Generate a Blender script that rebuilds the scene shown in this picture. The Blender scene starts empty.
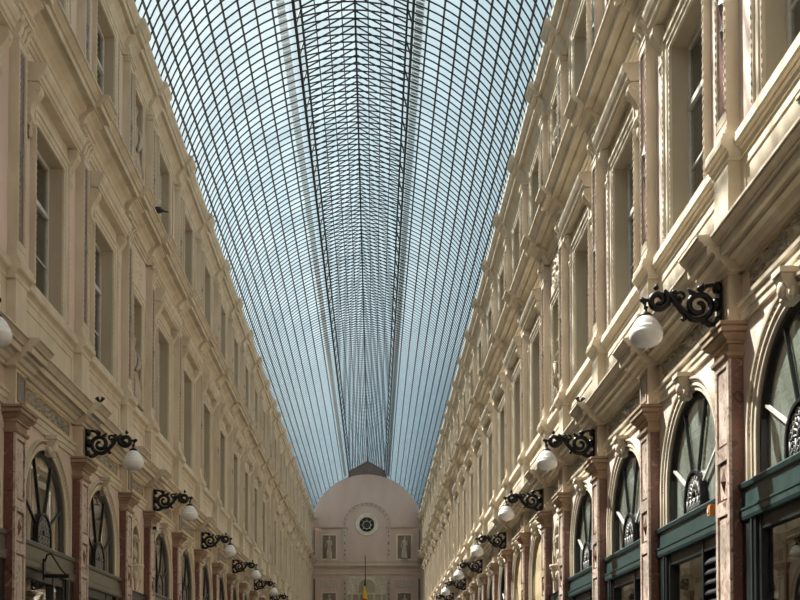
import bpy, bmesh, math, random
from mathutils import Vector, Matrix
random.seed(7)
PI = math.pi
sc = bpy.context.scene
C = sc.collection

# ------------------------------------------------------------------ camera
F_PX, VPX, HOR, PITCH = 1045.0, 374.0, 685.0, math.radians(1.6)
CAMX, CAMZ = 0.534, 1.6
cam = bpy.data.cameras.new('camera')
cam.sensor_fit = 'HORIZONTAL'
cam.sensor_width = 36.0
cam.lens = 36.0 * F_PX / 800.0
cam.shift_x = (400.0 - VPX) / 800.0
cam.shift_y = (HOR - F_PX * math.tan(PITCH) - 300.0) / 800.0
cam.clip_end = 500
camo = bpy.data.objects.new('camera', cam)
camo.location = (CAMX, 0, CAMZ)
camo.rotation_euler = (PI / 2 + PITCH, 0, 0)
C.objects.link(camo)
sc.camera = camo

# ------------------------------------------------------------------ view
sc.view_settings.view_transform = 'Standard'
sc.view_settings.look = 'None'
sc.view_settings.gamma = 1.0
sc.view_settings.use_curve_mapping = False
sc.view_settings.exposure = 0.0

# ------------------------------------------------------------------ sky
world = bpy.data.worlds.new('sky')
sc.world = world
world.use_nodes = True
wn, wl = world.node_tree.nodes, world.node_tree.links
wn.clear()
wo = wn.new('ShaderNodeOutputWorld')
bg = wn.new('ShaderNodeBackground')
tc = wn.new('ShaderNodeTexCoord')
ns = wn.new('ShaderNodeTexNoise')
ns.inputs['Scale'].default_value = 2.2
ns.inputs['Detail'].default_value = 5
rp = wn.new('ShaderNodeValToRGB')
rp.color_ramp.elements[0].position = 0.38
rp.color_ramp.elements[0].color = (0.50, 0.71, 0.81, 1)
rp.color_ramp.elements[1].position = 0.62
rp.color_ramp.elements[1].color = (0.78, 0.91, 0.94, 1)
wl.new(tc.outputs['Generated'], ns.inputs['Vector'])
wl.new(ns.outputs['Fac'], rp.inputs['Fac'])
wl.new(rp.outputs['Color'], bg.inputs['Color'])
bg.inputs['Strength'].default_value = 0.9
wl.new(bg.outputs[0], wo.inputs['Surface'])

# ------------------------------------------------------------------ sun
sl = bpy.data.lights.new('sun', 'SUN')
sl.energy = 18.5
sl.angle = math.radians(0.7)
sl.color = (1.0, 0.95, 0.87)
suno = bpy.data.objects.new('sun', sl)
sdir = Vector((-1.0, 0.95, 1.95)).normalized()
suno.rotation_euler = sdir.to_track_quat('Z', 'Y').to_euler()
suno.location = (-20, 40, 60)
C.objects.link(suno)

# ------------------------------------------------------------------ materials
def new_mat(name):
    m = bpy.data.materials.new(name)
    m.use_nodes = True
    nt = m.node_tree
    return m, nt, nt.nodes['Principled BSDF']

def plaster(name, c1, c2, scale=3.0, rough=0.85, bump=0.15, bscale=60, streak=True):
    """stone or plaster: two tones mottled, fine relief"""
    m, nt, b = new_mat(name)
    N, L = nt.nodes, nt.links
    t = N.new('ShaderNodeTexCoord')
    mp = N.new('ShaderNodeMapping')
    geo = N.new('ShaderNodeNewGeometry')
    mp.inputs['Scale'].default_value = (1, 1, 0.35) if streak else (1, 1, 1)
    L.new(geo.outputs['Position'], mp.inputs['Vector'])
    n = N.new('ShaderNodeTexNoise')
    n.inputs['Scale'].default_value = scale
    n.inputs['Detail'].default_value = 6
    n.inputs['Roughness'].default_value = 0.6
    L.new(mp.outputs[0], n.inputs['Vector'])
    r = N.new('ShaderNodeValToRGB')
    r.color_ramp.elements[0].position = 0.32
    r.color_ramp.elements[0].color = (*c1, 1)
    r.color_ramp.elements[1].position = 0.68
    r.color_ramp.elements[1].color = (*c2, 1)
    L.new(n.outputs['Fac'], r.inputs['Fac'])
    L.new(r.outputs['Color'], b.inputs['Base Color'])
    n2 = N.new('ShaderNodeTexNoise')
    n2.inputs['Scale'].default_value = bscale
    L.new(geo.outputs['Position'], n2.inputs['Vector'])
    bp = N.new('ShaderNodeBump')
    bp.inputs['Strength'].default_value = bump
    bp.inputs['Distance'].default_value = 0.01
    L.new(n2.outputs['Fac'], bp.inputs['Height'])
    L.new(bp.outputs['Normal'], b.inputs['Normal'])
    b.inputs['Roughness'].default_value = rough
    return m

def marble(name, cols, scale=6.0, rough=0.4):
    m, nt, b = new_mat(name)
    N, L = nt.nodes, nt.links
    geo = N.new('ShaderNodeNewGeometry')
    n = N.new('ShaderNodeTexNoise')
    n.inputs['Scale'].default_value = scale
    n.inputs['Detail'].default_value = 8
    n.inputs['Distortion'].default_value = 1.6
    L.new(geo.outputs['Position'], n.inputs['Vector'])
    r = N.new('ShaderNodeValToRGB')
    el = r.color_ramp.elements
    el[0].position = 0.3; el[0].color = (*cols[0], 1)
    el[1].position = 0.72; el[1].color = (*cols[-1], 1)
    for i, c in enumerate(cols[1:-1]):
        e = el.new(0.3 + 0.42 * (i + 1) / (len(cols) - 1)); e.color = (*c, 1)
    L.new(n.outputs['Fac'], r.inputs['Fac'])
    L.new(r.outputs['Color'], b.inputs['Base Color'])
    b.inputs['Roughness'].default_value = rough
    return m

def flat(name, c, rough=0.5, metal=0.0, var=0.12, scale=12):
    m, nt, b = new_mat(name)
    N, L = nt.nodes, nt.links
    geo = N.new('ShaderNodeNewGeometry')
    n = N.new('ShaderNodeTexNoise')
    n.inputs['Scale'].default_value = scale
    n.inputs['Detail'].default_value = 4
    L.new(geo.outputs['Position'], n.inputs['Vector'])
    r = N.new('ShaderNodeValToRGB')
    r.color_ramp.elements[0].position = 0.3
    r.color_ramp.elements[0].color = tuple(x * (1 - var) for x in c) + (1,)
    r.color_ramp.elements[1].position = 0.7
    r.color_ramp.elements[1].color = tuple(min(1, x * (1 + var)) for x in c) + (1,)
    L.new(n.outputs['Fac'], r.inputs['Fac'])
    L.new(r.outputs['Color'], b.inputs['Base Color'])
    b.inputs['Roughness'].default_value = rough
    b.inputs['Metallic'].default_value = metal
    return m

def glass(name, tint, gloss=0.12, rough=0.02, dirt=0.0, dirtcol=(0.8, 0.8, 0.78)):
    """clear pane: straight-through tint, fresnel reflection, a little dirt"""
    m = bpy.data.materials.new(name)
    m.use_nodes = True
    N, L = m.node_tree.nodes, m.node_tree.links
    N.clear()
    o = N.new('ShaderNodeOutputMaterial')
    tr = N.new('ShaderNodeBsdfTransparent'); tr.inputs['Color'].default_value = (*tint, 1)
    gl = N.new('ShaderNodeBsdfGlossy'); gl.inputs['Roughness'].default_value = rough
    lw = N.new('ShaderNodeFresnel'); lw.inputs['IOR'].default_value = 1.5
    ad = N.new('ShaderNodeMath'); ad.operation = 'ADD'; ad.inputs[1].default_value = gloss; ad.use_clamp = True
    gm = N.new('ShaderNodeNewGeometry')                  # reflect at the outer face only, not again inside the sheet
    inv = N.new('ShaderNodeMath'); inv.operation = 'SUBTRACT'; inv.inputs[0].default_value = 1.0
    L.new(gm.outputs['Backfacing'], inv.inputs[1])
    mf = N.new('ShaderNodeMath'); mf.operation = 'MULTIPLY'
    L.new(lw.outputs[0], ad.inputs[0]); L.new(ad.outputs[0], mf.inputs[0]); L.new(inv.outputs[0], mf.inputs[1])
    mx = N.new('ShaderNodeMixShader')
    L.new(mf.outputs[0], mx.inputs[0]); L.new(tr.outputs[0], mx.inputs[1]); L.new(gl.outputs[0], mx.inputs[2])
    last = mx
    if dirt > 0:
        df = N.new('ShaderNodeBsdfTranslucent'); df.inputs['Color'].default_value = (*dirtcol, 1)
        geo = N.new('ShaderNodeNewGeometry')
        n = N.new('ShaderNodeTexNoise'); n.inputs['Scale'].default_value = 1.3; n.inputs['Detail'].default_value = 5
        L.new(geo.outputs['Position'], n.inputs['Vector'])
        mu = N.new('ShaderNodeMath'); mu.operation = 'MULTIPLY'; mu.inputs[1].default_value = dirt * 2
        L.new(n.outputs['Fac'], mu.inputs[0])
        m2 = N.new('ShaderNodeMixShader')
        L.new(mu.outputs[0], m2.inputs[0]); L.new(mx.outputs[0], m2.inputs[1]); L.new(df.outputs[0], m2.inputs[2])
        last = m2
    L.new(last.outputs[0], o.inputs['Surface'])
    return m

def roof_glass():
    """old roof glazing: mostly clear, a film of dust that scatters light through, faint reflection"""
    m = bpy.data.materials.new('roof_glass'); m.use_nodes = True
    N, L = m.node_tree.nodes, m.node_tree.links
    N.clear()
    o = N.new('ShaderNodeOutputMaterial')
    tr = N.new('ShaderNodeBsdfTransparent'); tr.inputs['Color'].default_value = (0.97, 0.985, 0.99, 1)
    gl = N.new('ShaderNodeBsdfGlossy'); gl.inputs['Roughness'].default_value = 0.05
    tl = N.new('ShaderNodeBsdfTranslucent'); tl.inputs['Color'].default_value = (0.68, 0.76, 0.80, 1)
    geo = N.new('ShaderNodeNewGeometry')
    n = N.new('ShaderNodeTexNoise'); n.inputs['Scale'].default_value = 1.1; n.inputs['Detail'].default_value = 5
    L.new(geo.outputs['Position'], n.inputs['Vector'])
    mr = N.new('ShaderNodeMapRange')
    mr.inputs['From Min'].default_value = 0.3; mr.inputs['From Max'].default_value = 0.7
    mr.inputs['To Min'].default_value = 0.012; mr.inputs['To Max'].default_value = 0.05
    L.new(n.outputs['Fac'], mr.inputs['Value'])
    m1 = N.new('ShaderNodeMixShader'); m2 = N.new('ShaderNodeMixShader')
    m1.inputs[0].default_value = 0.02
    L.new(tr.outputs[0], m1.inputs[1]); L.new(gl.outputs[0], m1.inputs[2])
    L.new(mr.outputs[0], m2.inputs[0]); L.new(m1.outputs[0], m2.inputs[1]); L.new(tl.outputs[0], m2.inputs[2])
    L.new(m2.outputs[0], o.inputs['Surface'])
    return m

M = {}
M['pink'] = plaster('pink_plaster', (0.60, 0.48, 0.41), (0.72, 0.59, 0.51), 1.6)
M['endpink'] = plaster('rose_plaster', (0.51, 0.375, 0.315), (0.59, 0.45, 0.38), 1.0)
M['cream'] = plaster('cream_stone', (0.53, 0.455, 0.34), (0.69, 0.615, 0.485), 2.6)
M['ochre'] = plaster('ochre_stone', (0.27, 0.185, 0.12), (0.41, 0.295, 0.20), 3.0)
M['gold'] = plaster('gold_ochre', (0.50, 0.39, 0.22), (0.64, 0.52, 0.31), 3.0)
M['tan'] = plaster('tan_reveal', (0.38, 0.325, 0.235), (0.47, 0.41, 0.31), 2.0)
M['redmarble'] = marble('red_marble', [(0.06, 0.024, 0.018), (0.18, 0.08, 0.058), (0.12, 0.05, 0.038), (0.34, 0.22, 0.17)], 9)
M['palemarble'] = marble('pale_marble', [(0.20, 0.11, 0.08), (0.46, 0.35, 0.28), (0.58, 0.49, 0.42), (0.36, 0.23, 0.18)], 8)
M['greymarble'] = marble('grey_marble', [(0.05, 0.05, 0.055), (0.2, 0.2, 0.21), (0.1, 0.1, 0.1), (0.4, 0.4, 0.4)], 14)
M['frieze'] = marble('frieze_relief', [(0.10, 0.11, 0.12), (0.28, 0.27, 0.25), (0.38, 0.33, 0.24), (0.55, 0.52, 0.46)], 12, 0.7)
M['teal'] = flat('teal_paint', (0.026, 0.052, 0.050), 0.35)
M['olive'] = flat('olive_grey_paint', (0.13, 0.125, 0.09), 0.4)
M['dark'] = flat('dark_frame', (0.012, 0.014, 0.014), 0.4)
M['iron'] = flat('black_iron', (0.010, 0.010, 0.012), 0.42, 0.3)
M['roofiron'] = flat('roof_iron', (0.026, 0.025, 0.027), 0.6, 0.2)
M['rustiron'] = flat('roof_purlin_iron', (0.075, 0.06, 0.052), 0.7, 0.1)
M['slat'] = flat('weathered_slat', (0.42, 0.42, 0.40), 0.8)
M['tracery'] = flat('grey_tracery', (0.22, 0.22, 0.21), 0.5)
M['reflsheet'] = flat('grey_reflection', (0.36, 0.40, 0.35), 0.9)  # grey reflection of sky and opposite facade, put into a sheet's colour
M['brownreflsheet'] = flat('brown_reflection', (0.22, 0.15, 0.085), 0.9, var=0.3, scale=5)  # warm reflection of the sunlit facade, put into a sheet's colour
M['rosetrim'] = plaster('rose_trim', (0.47, 0.375, 0.30), (0.56, 0.46, 0.37), 2.0)
M['umber'] = plaster('umber_panel', (0.20, 0.14, 0.105), (0.27, 0.195, 0.15), 4.0)
M['sash'] = flat('white_sash', (0.55, 0.53, 0.48), 0.5)
M['roofglass'] = roof_glass()
M['shopglass'] = glass('shop_glass', (0.94, 0.96, 0.95), 0.22, 0.01)
M['winglass'] = glass('window_glass', (0.6, 0.66, 0.66), 0.24, 0.02)
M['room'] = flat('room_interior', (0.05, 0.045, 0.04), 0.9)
M['shopwall'] = flat('shop_interior', (0.10, 0.075, 0.055), 0.9)
M['blind'] = flat('cream_blind', (0.46, 0.36, 0.2), 0.8)
M['floor'] = marble('floor_stone', [(0.13, 0.115, 0.10), (0.21, 0.19, 0.165), (0.17, 0.15, 0.13)], 2, 0.45)
M['statue'] = plaster('statue_stone', (0.34, 0.28, 0.21), (0.55, 0.47, 0.37), 6)
M['pigeon'] = flat('pigeon_grey', (0.035, 0.037, 0.045), 0.7)
M['white'] = flat('white_enamel', (0.75, 0.75, 0.74), 0.3, var=0.02)
M['orange'] = flat('orange_plastic', (0.75, 0.28, 0.07), 0.4, var=0.05)
M['fblack'] = flat('flag_black', (0.012, 0.012, 0.014), 0.8)
M['fyellow'] = flat('flag_yellow', (0.80, 0.52, 0.03), 0.8)
M['fred'] = flat('flag_red', (0.55, 0.03, 0.03), 0.8)

def globe_mat():
    m, nt, b = new_mat('opal_globe')
    N, L = nt.nodes, nt.links
    n = N.new('ShaderNodeTexNoise'); n.inputs['Scale'].default_value = 5
    r = N.new('ShaderNodeValToRGB')
    r.color_ramp.elements[0].color = (0.78, 0.77, 0.74, 1); r.color_ramp.elements[1].color = (0.86, 0.86, 0.85, 1)
    L.new(n.outputs['Fac'], r.inputs['Fac']); L.new(r.outputs['Color'], b.inputs['Base Color'])
    b.inputs['Roughness'].default_value = 0.25
    b.inputs['Subsurface Weight'].default_value = 0.5
    b.inputs['Subsurface Radius'].default_value = (0.1, 0.1, 0.1)
    return m
M['globe'] = globe_mat()
def emit_mat():
    m, nt, b = new_mat('shop_light')
    b.inputs['Emission Color'].default_value = (1.0, 0.86, 0.62, 1)
    b.inputs['Emission Strength'].default_value = 9.0
    return m
M['lit'] = emit_mat()

# ------------------------------------------------------------------ mesh builder
class MB:
    def __init__(s): s.v = []; s.f = []; s.m = []; s.sm = []; s.mats = []
    def mi(s, mat):
        if mat not in s.mats: s.mats.append(mat)
        return s.mats.index(mat)
    def add(s, vs, fs, mat, smooth=False):
        o = len(s.v); s.v += [tuple(v) for v in vs]
        i = s.mi(mat)
        for f in fs:
            s.f.append(tuple(o + k for k in f)); s.m.append(i); s.sm.append(smooth)
        return s
    def box(s, x0, x1, y0, y1, z0, z1, mat):
        if x0 > x1: x0, x1 = x1, x0
        if y0 > y1: y0, y1 = y1, y0
        vs = [(x, y, z) for x in (x0, x1) for y in (y0, y1) for z in (z0, z1)]
        return s.add(vs, [(0, 1, 3, 2), (4, 6, 7, 5), (0, 4, 5, 1), (2, 3, 7, 6), (0, 2, 6, 4), (1, 5, 7, 3)], mat)
    def prof(s, pz, y0, y1, mat, caps=True):
        """profile of (p,z) points extruded along y"""
        n = len(pz)
        vs = [(p, y0, z) for p, z in pz] + [(p, y1, z) for p, z in pz]
        fs = [(i, i + 1, n + i + 1, n + i) for i in range(n - 1)]
        fs.append((n - 1, 0, n, 2 * n - 1))
        if caps: fs += [tuple(range(n - 1, -1, -1)), tuple(range(n, 2 * n))]
        return s.add(vs, fs, mat)
    def lathe(s, rz, mat, c=(0, 0), n=16, smooth=True, sx=1, sy=1):
        vs = []
        for r, z in rz:
            for k in range(n):
                a = 2 * PI * k / n
                vs.append((c[0] + r * math.cos(a) * sx, c[1] + r * math.sin(a) * sy, z))
        fs = []
        for i in range(len(rz) - 1):
            for k in range(n):
                k2 = (k + 1) % n
                fs.append((i * n + k, i * n + k2, (i + 1) * n + k2, (i + 1) * n + k))
        fs.append(tuple(range(n - 1, -1, -1)))
        fs.append(tuple(range((len(rz) - 1) * n, len(rz) * n)))
        return s.add(vs, fs, mat, smooth)
    def tube(s, pts, rad, mat, n=6, smooth=True):
        pts = [Vector(p) for p in pts]
        if not callable(rad):
            r0 = rad; rad = lambda t: r0
        vs = []; m = len(pts)
        up = Vector((0, 1, 0))
        for i, p in enumerate(pts):
            t = (pts[min(i + 1, m - 1)] - pts[max(i - 1, 0)]).normalized()
            a = up if abs(t.dot(up)) < 0.95 else Vector((1, 0, 0))
            u = t.cross(a).normalized(); w = t.cross(u).normalized()
            r = rad(i / (m - 1))
            for k in range(n):
                g = 2 * PI * k / n
                vs.append(p + u * (r * math.cos(g)) + w * (r * math.sin(g)))
        fs = []
        for i in range(m - 1):
            for k in range(n):
                k2 = (k + 1) % n
                fs.append((i * n + k, i * n + k2, (i + 1) * n + k2, (i + 1) * n + k))
        fs += [tuple(range(n - 1, -1, -1)), tuple(range((m - 1) * n, m * n))]
        return s.add(vs, fs, mat, smooth)
    def blob(s, c, r, mat, n=10, m=7):
        rx, ry, rz = r if isinstance(r, tuple) else (r, r, r)
        vs = [(c[0], c[1], c[2] - rz)]
        for i in range(1, m):
            ph = -PI / 2 + PI * i / m
            for k in range(n):
                a = 2 * PI * k / n
                vs.append((c[0] + rx * math.cos(ph) * math.cos(a), c[1] + ry * math.cos(ph) * math.sin(a), c[2] + rz * math.sin(ph)))
        vs.append((c[0], c[1], c[2] + rz))
        fs = [(0, 1 + (k + 1) % n, 1 + k) for k in range(n)]
        for i in range(m - 2):
            for k in range(n):
                k2 = (k + 1) % n
                fs.append((1 + i * n + k, 1 + i * n + k2, 1 + (i + 1) * n + k2, 1 + (i + 1) * n + k))
        b = 1 + (m - 2) * n; t = len(vs) - 1
        fs += [(b + k, b + (k + 1) % n, t) for k in range(n)]
        return s.add(vs, fs, mat, True)
    def poly_extrude(s, pz, y0, y1, mat):
        """closed outline in (p,z) given thickness along y"""
        n = len(pz)
        vs = [(p, y0, z) for p, z in pz] + [(p, y1, z) for p, z in pz]
        fs = [(i, (i + 1) % n, n + (i + 1) % n, n + i) for i in range(n)]
        fs += [tuple(range(n - 1, -1, -1)), tuple(range(n, 2 * n))]
        return s.add(vs, fs, mat)
    def band(s, cy, cz, prof, a0, a1, n, mat, legs=0.0):
        """arch moulding in the wall plane: prof is (r,p) outline swept round (cy,cz); legs carry it straight down"""
        st = []
        if legs > 0: st.append((a0, -legs))
        for i in range(n + 1): st.append((a0 + (a1 - a0) * i / n, 0))
        if legs > 0: st.append((a1, -legs))
        k = len(prof); vs = []
        for a, dz in st:
            for r, p in prof:
                vs.append((p, cy + r * math.cos(a), cz + r * math.sin(a) + dz))
        fs = []
        for i in range(len(st) - 1):
            for j in range(k):
                j2 = (j + 1) % k
                fs.append((i * k + j, i * k + j2, (i + 1) * k + j2, (i + 1) * k + j))
        if abs(abs(a1 - a0) - 2 * PI) > 1e-4:
            fs += [tuple(range(k)), tuple(range((len(st) - 1) * k, len(st) * k))[::-1]]
        return s.add(vs, fs, mat)
    def data(s, name):
        me = bpy.data.meshes.new(name)
        me.from_pydata(s.v, [], s.f)
        for m in s.mats: me.materials.append(M[m])
        me.polygons.foreach_set('material_index', s.m)
        me.polygons.foreach_set('use_smooth', s.sm)
        bm = bmesh.new(); bm.from_mesh(me)
        bmesh.ops.recalc_face_normals(bm, faces=bm.faces)
        bm.to_mesh(me); bm.free()
        me.update()
        return me

def link(name, data, parent=None, loc=(0, 0, 0), rz=0.0):
    o = bpy.data.objects.new(name, data)
    C.objects.link(o)
    o.location = loc; o.rotation_euler = (0, 0, rz)
    if parent: o.parent = parent
    return o
def tag(o, label=None, cat=None, group=None, kind=None):
    if label: o['label'] = label
    if cat: o['category'] = cat
    if group: o['group'] = group
    if kind: o['kind'] = kind
    return o
class Node:
    """a design: a mesh with its pieces; put() makes the object and its pieces, sharing mesh data"""
    def __init__(s, name, mb, kids=()):
        s.name = name; s.me = mb.data(name) if isinstance(mb, MB) else mb; s.kids = list(kids)
    def put(s, parent=None, loc=(0, 0, 0), rz=0.0):
        o = link(s.name, s.me, parent, loc, rz)
        for k in s.kids: k.put(o)
        return o

# ------------------------------------------------------------------ layout
WX = 4.15                                     # wall plane, half width
Y0, Y1 = -12.0, 76.8
PIL = [-10.65 + 3 * k for k in range(11)] + [21.4 + 3 * k for k in range(9)] + [47.45 + 3 * k for k in range(10)] + [76.5]
# PIL: ... 1.35 4.35 7.35 10.35 13.35 16.35 19.35 | 21.4 ... 45.4 | 47.45 ... 74.45 | 76.5
BAYS = []
for a, b in zip(PIL[:-1], PIL[1:]):
    BAYS.append(((a + b) / 2, b - a, 'wide' if b - a > 2.5 else 'niche'))
ZT, ARC_Z, ARC_R = 3.2, 3.98, 0.95

# ------------------------------------------------------------------ floor
mb = MB(); mb.box(-6.5, 6.5, Y0 - 1, Y1 + 1.5, -0.1, 0.0, 'floor')
fl = link('floor', mb.data('floor'))
tag(fl, 'pale stone pavement of the arcade', 'floor', kind='structure')
mb = MB(); mb.box(-6.5, 6.5, Y0 - 0.4, Y0, 0, 18.2, 'pink')  # unseen wall behind the camera, added to keep sky light out
tag(link('wall_skyblock', mb.data('wall_skyblock')), 'unseen plaster wall added behind the camera to block sky light', 'wall', kind='structure')

# ------------------------------------------------------------------ wall shells
def wall_shell(y_sign):
    """p = x local (towards gallery), y local; built for a wall at p=0"""
    w = MB()
    def quad(a, b, c, d, mat): w.add([a, b, c, d], [(0, 1, 2, 3)], mat)
    def face(y0, y1, z0, z1, mat='pink', p=0.0): quad((p, y0, z0), (p, y1, z0), (p, y1, z1), (p, y0, z1), mat)
    def opening(y0, y1, ya, yb, z0, z1, za, zb, depth, back):
        face(y0, ya, z0, z1); face(yb, y1, z0, z1)
        face(ya, yb, z0, za); face(ya, yb, zb, z1)
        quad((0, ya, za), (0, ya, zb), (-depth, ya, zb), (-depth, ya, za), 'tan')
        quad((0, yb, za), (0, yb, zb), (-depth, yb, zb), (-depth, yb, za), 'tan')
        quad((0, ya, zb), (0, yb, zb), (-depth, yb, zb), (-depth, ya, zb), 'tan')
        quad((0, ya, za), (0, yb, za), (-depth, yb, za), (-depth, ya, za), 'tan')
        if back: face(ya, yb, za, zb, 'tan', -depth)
    def arch(y0, y1, cy, r, zb, zs, z0, z1, depth, back, n=20):
        face(y0, cy - r, z0, z1); face(cy + r, y1, z0, z1)
        if zb > z0: face(cy - r, cy + r, z0, zb)
        pts = [(cy - r, zb)] + [(cy + r * math.cos(PI - PI * i / n), zs + r * math.sin(PI * i / n)) for i in range(n + 1)] + [(cy + r, zb)]
        for (ya, za), (yb, zb2) in zip(pts[1:-2], pts[2:-1]):
            quad((0, ya, za), (0, yb, zb2), (0, yb, z1), (0, ya, z1), 'pink')
        for (ya, za), (yb, zb2) in zip(pts[:-1], pts[1:]):
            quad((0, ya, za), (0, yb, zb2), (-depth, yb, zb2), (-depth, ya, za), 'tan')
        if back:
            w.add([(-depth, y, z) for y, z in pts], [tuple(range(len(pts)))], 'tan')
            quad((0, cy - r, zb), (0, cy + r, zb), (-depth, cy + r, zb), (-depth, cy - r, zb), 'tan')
    face(y_sign * Y0 if y_sign > 0 else -Y0, y_sign * PIL[0], 0, 14.0)
    face(y_sign * PIL[-1], y_sign * Y1, 0, 14.0)
    for cy, wd, kind in BAYS:
        c = cy * y_sign; a, b = c - wd / 2, c + wd / 2
        if kind == 'wide':
            arch(a, b, c, ARC_R, 0.0, ARC_Z, 0.0, 5.7, 0.26, False)
            opening(a, b, c - 0.64, c + 0.64, 5.7, 10.8, 7.05, 9.35, 0.26, False)
            opening(a, b, c - 0.64, c + 0.64, 10.8, 14.0, 11.2, 13.25, 0.24, False)
        else:
            arch(a, b, c, 0.29, 3.95, 4.42, 0.0, 5.7, 0.24, True, 12)
            opening(a, b, c - 0.42, c + 0.42, 5.7, 10.8, 7.02, 9.2, 0.36, True)
            opening(a, b, c - 0.38, c + 0.38, 10.8, 14.0, 11.1, 13.25, 0.38, True)
    # rooms behind: back wall, floors between storeys
    s0, s1 = sorted((y_sign * Y0, y_sign * Y1))
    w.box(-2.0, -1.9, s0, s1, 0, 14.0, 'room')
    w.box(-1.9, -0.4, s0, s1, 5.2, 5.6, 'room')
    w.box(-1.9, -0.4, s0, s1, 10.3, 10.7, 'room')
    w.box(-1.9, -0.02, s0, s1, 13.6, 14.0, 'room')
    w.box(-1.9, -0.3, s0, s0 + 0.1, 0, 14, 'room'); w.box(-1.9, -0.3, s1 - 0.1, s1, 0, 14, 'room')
    return w

# local p axis points to +x for the left wall; the right wall is the same design turned half round
SIDES = {}
for nm, sx in (('left', -1), ('right', 1)):
    me = wall_shell(1 if sx < 0 else -1).data('wall_' + nm)
    o = link('wall_' + nm, me, None, (sx * WX, 0, 0), 0.0 if sx < 0 else PI)
    SIDES[nm] = o
tag(SIDES['left'], 'shaded arcade facade of rose plaster and cream stone with a pigeon on its cornice', 'wall', kind='structure')
tag(SIDES['right'], 'sunlit arcade facade of rose plaster and cream stone with teal shopfronts below', 'wall', kind='structure')
def put_on(side, node, y, parent='wall'):
    """place a design on a facade at gallery depth y; children of the wall are in its own frame"""
    w = SIDES[side]; s = 1 if side == 'left' else -1
    if parent == 'wall': return node.put(w, (0, s * y, 0), 0)
    return node.put(None, (-WX if side == 'left' else WX, y, 0), 0 if side == 'left' else PI)

# ------------------------------------------------------------------ cornices and courses (long, continuous)
LOWC = [(0, 5.63), (0.04, 5.63), (0.05, 5.67), (0.09, 5.68), (0.12, 5.73), (0.17, 5.745), (0.17, 5.775), (0.19, 5.80), (0.225, 5.80), (0.225, 5.775), (0.25, 5.775), (0.255, 5.85), (0.235, 5.857), (0.285, 5.87), (0.285, 5.885), (0.30, 5.90), (0.335, 5.93), (0.32, 5.94), (0.35, 5.945), (0.35, 5.97), (0, 6.0)]
LOWA = [(0, 5.14), (0.03, 5.14), (0.03, 5.21), (0.045, 5.215), (0.045, 5.29), (0.07, 5.30), (0.075, 5.335), (0, 5.35)]
SILL = [(0, 6.76), (0.025, 6.765), (0.03, 6.82), (0.055, 6.84), (0.04, 6.85), (0.085, 6.87), (0.10, 6.89), (0.10, 6.945), (0.07, 6.95), (0.07, 6.965), (0.085, 6.97), (0.085, 7.0), (0, 7.015)]
MAINC = [(0, 10.20), (0.03, 10.2), (0.035, 10.25), (0.02, 10.253), (0.065, 10.26), (0.065, 10.31), (0.045, 10.315), (0.10, 10.335), (0.10, 10.36), (0.04, 10.37), (0.055, 10.40), (0.08, 10.47), (0.13, 10.53), (0.2, 10.57), (0.21, 10.62), (0.30, 10.63), (0.30, 10.60), (0.33, 10.60), (0.335, 10.68), (0.31, 10.69), (0.365, 10.70), (0.365, 10.72), (0.39, 10.74), (0.425, 10.77), (0.41, 10.78), (0.45, 10.785), (0.45, 10.815), (0, 10.87)]
PARC = [(0, 13.32), (0.03, 13.32), (0.03, 13.38), (0.055, 13.385), (0.055, 13.44), (0.03, 13.46), (0.04, 13.53), (0.09, 13.62), (0.15, 13.67), (0.16, 13.72), (0.21, 13.72), (0.21, 13.70), (0.24, 13.70), (0.245, 13.80), (0.22, 13.81), (0.27, 13.82), (0.29, 13.85), (0.34, 13.91), (0.35, 13.97), (0.33, 14.0), (-0.55, 14.02), (-0.55, 13.9), (0, 13.9)]
TOPB = [(0, 10.86), (0.05, 10.86), (0.05, 11.03), (0.03, 11.06), (0, 11.06)]
def shifted(pr, d): return [(p + (d if p > 1e-6 or p == 0 else 0), z) for p, z in pr]
def ressaut(pr, d):
    q = [(0.0, pr[0][1])] + [(p + d, z) for p, z in pr[:-1] if p >= 0 and z <= pr[-1][1] + 0.2] + [(0.0, pr[-1][1] + 0.01)]
    return q
for nm in SIDES:
    s = 1 if nm == 'left' else -1
    a, b = sorted((s * Y0, s * Y1))
    for name, pr, mat in (('shop_cornice', LOWC, 'cream'), ('architrave', LOWA, 'cream'), ('sill_course', SILL, 'cream'),
                          ('main_cornice', MAINC, 'cream'), ('parapet_cornice', PARC, 'cream'), ('attic_base', TOPB, 'cream')):
        m = MB(); m.prof(pr, a, b, mat)
        link(name, m.data(name), SIDES[nm])

for nm in SIDES:
    s = 1 if nm == 'left' else -1
    a, b = sorted((s * Y0, s * Y1))
    link('dado', MB().box(0, 0.012, a, b, 5.97, 6.78, 'cream').data('dado'), SIDES[nm])
# breaks of the cornices over every pilaster
def brk(name, pr, d, hw, mat='cream'):
    m = MB(); m.prof(ressaut(pr, d), -hw, hw, mat)
    return Node(name, m)
N_lowbrk = brk('cornice_break', LOWC, 0.13, 0.31)
N_sillbrk = brk('sill_break', SILL, 0.12, 0.27)
N_mainbrk = brk('main_cornice_break', MAINC, 0.10, 0.27)
N_parbrk = brk('parapet_break', [q for q in PARC if q[0] >= 0][:-1] + [(0, 14.05)], 0.09, 0.25)

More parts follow.
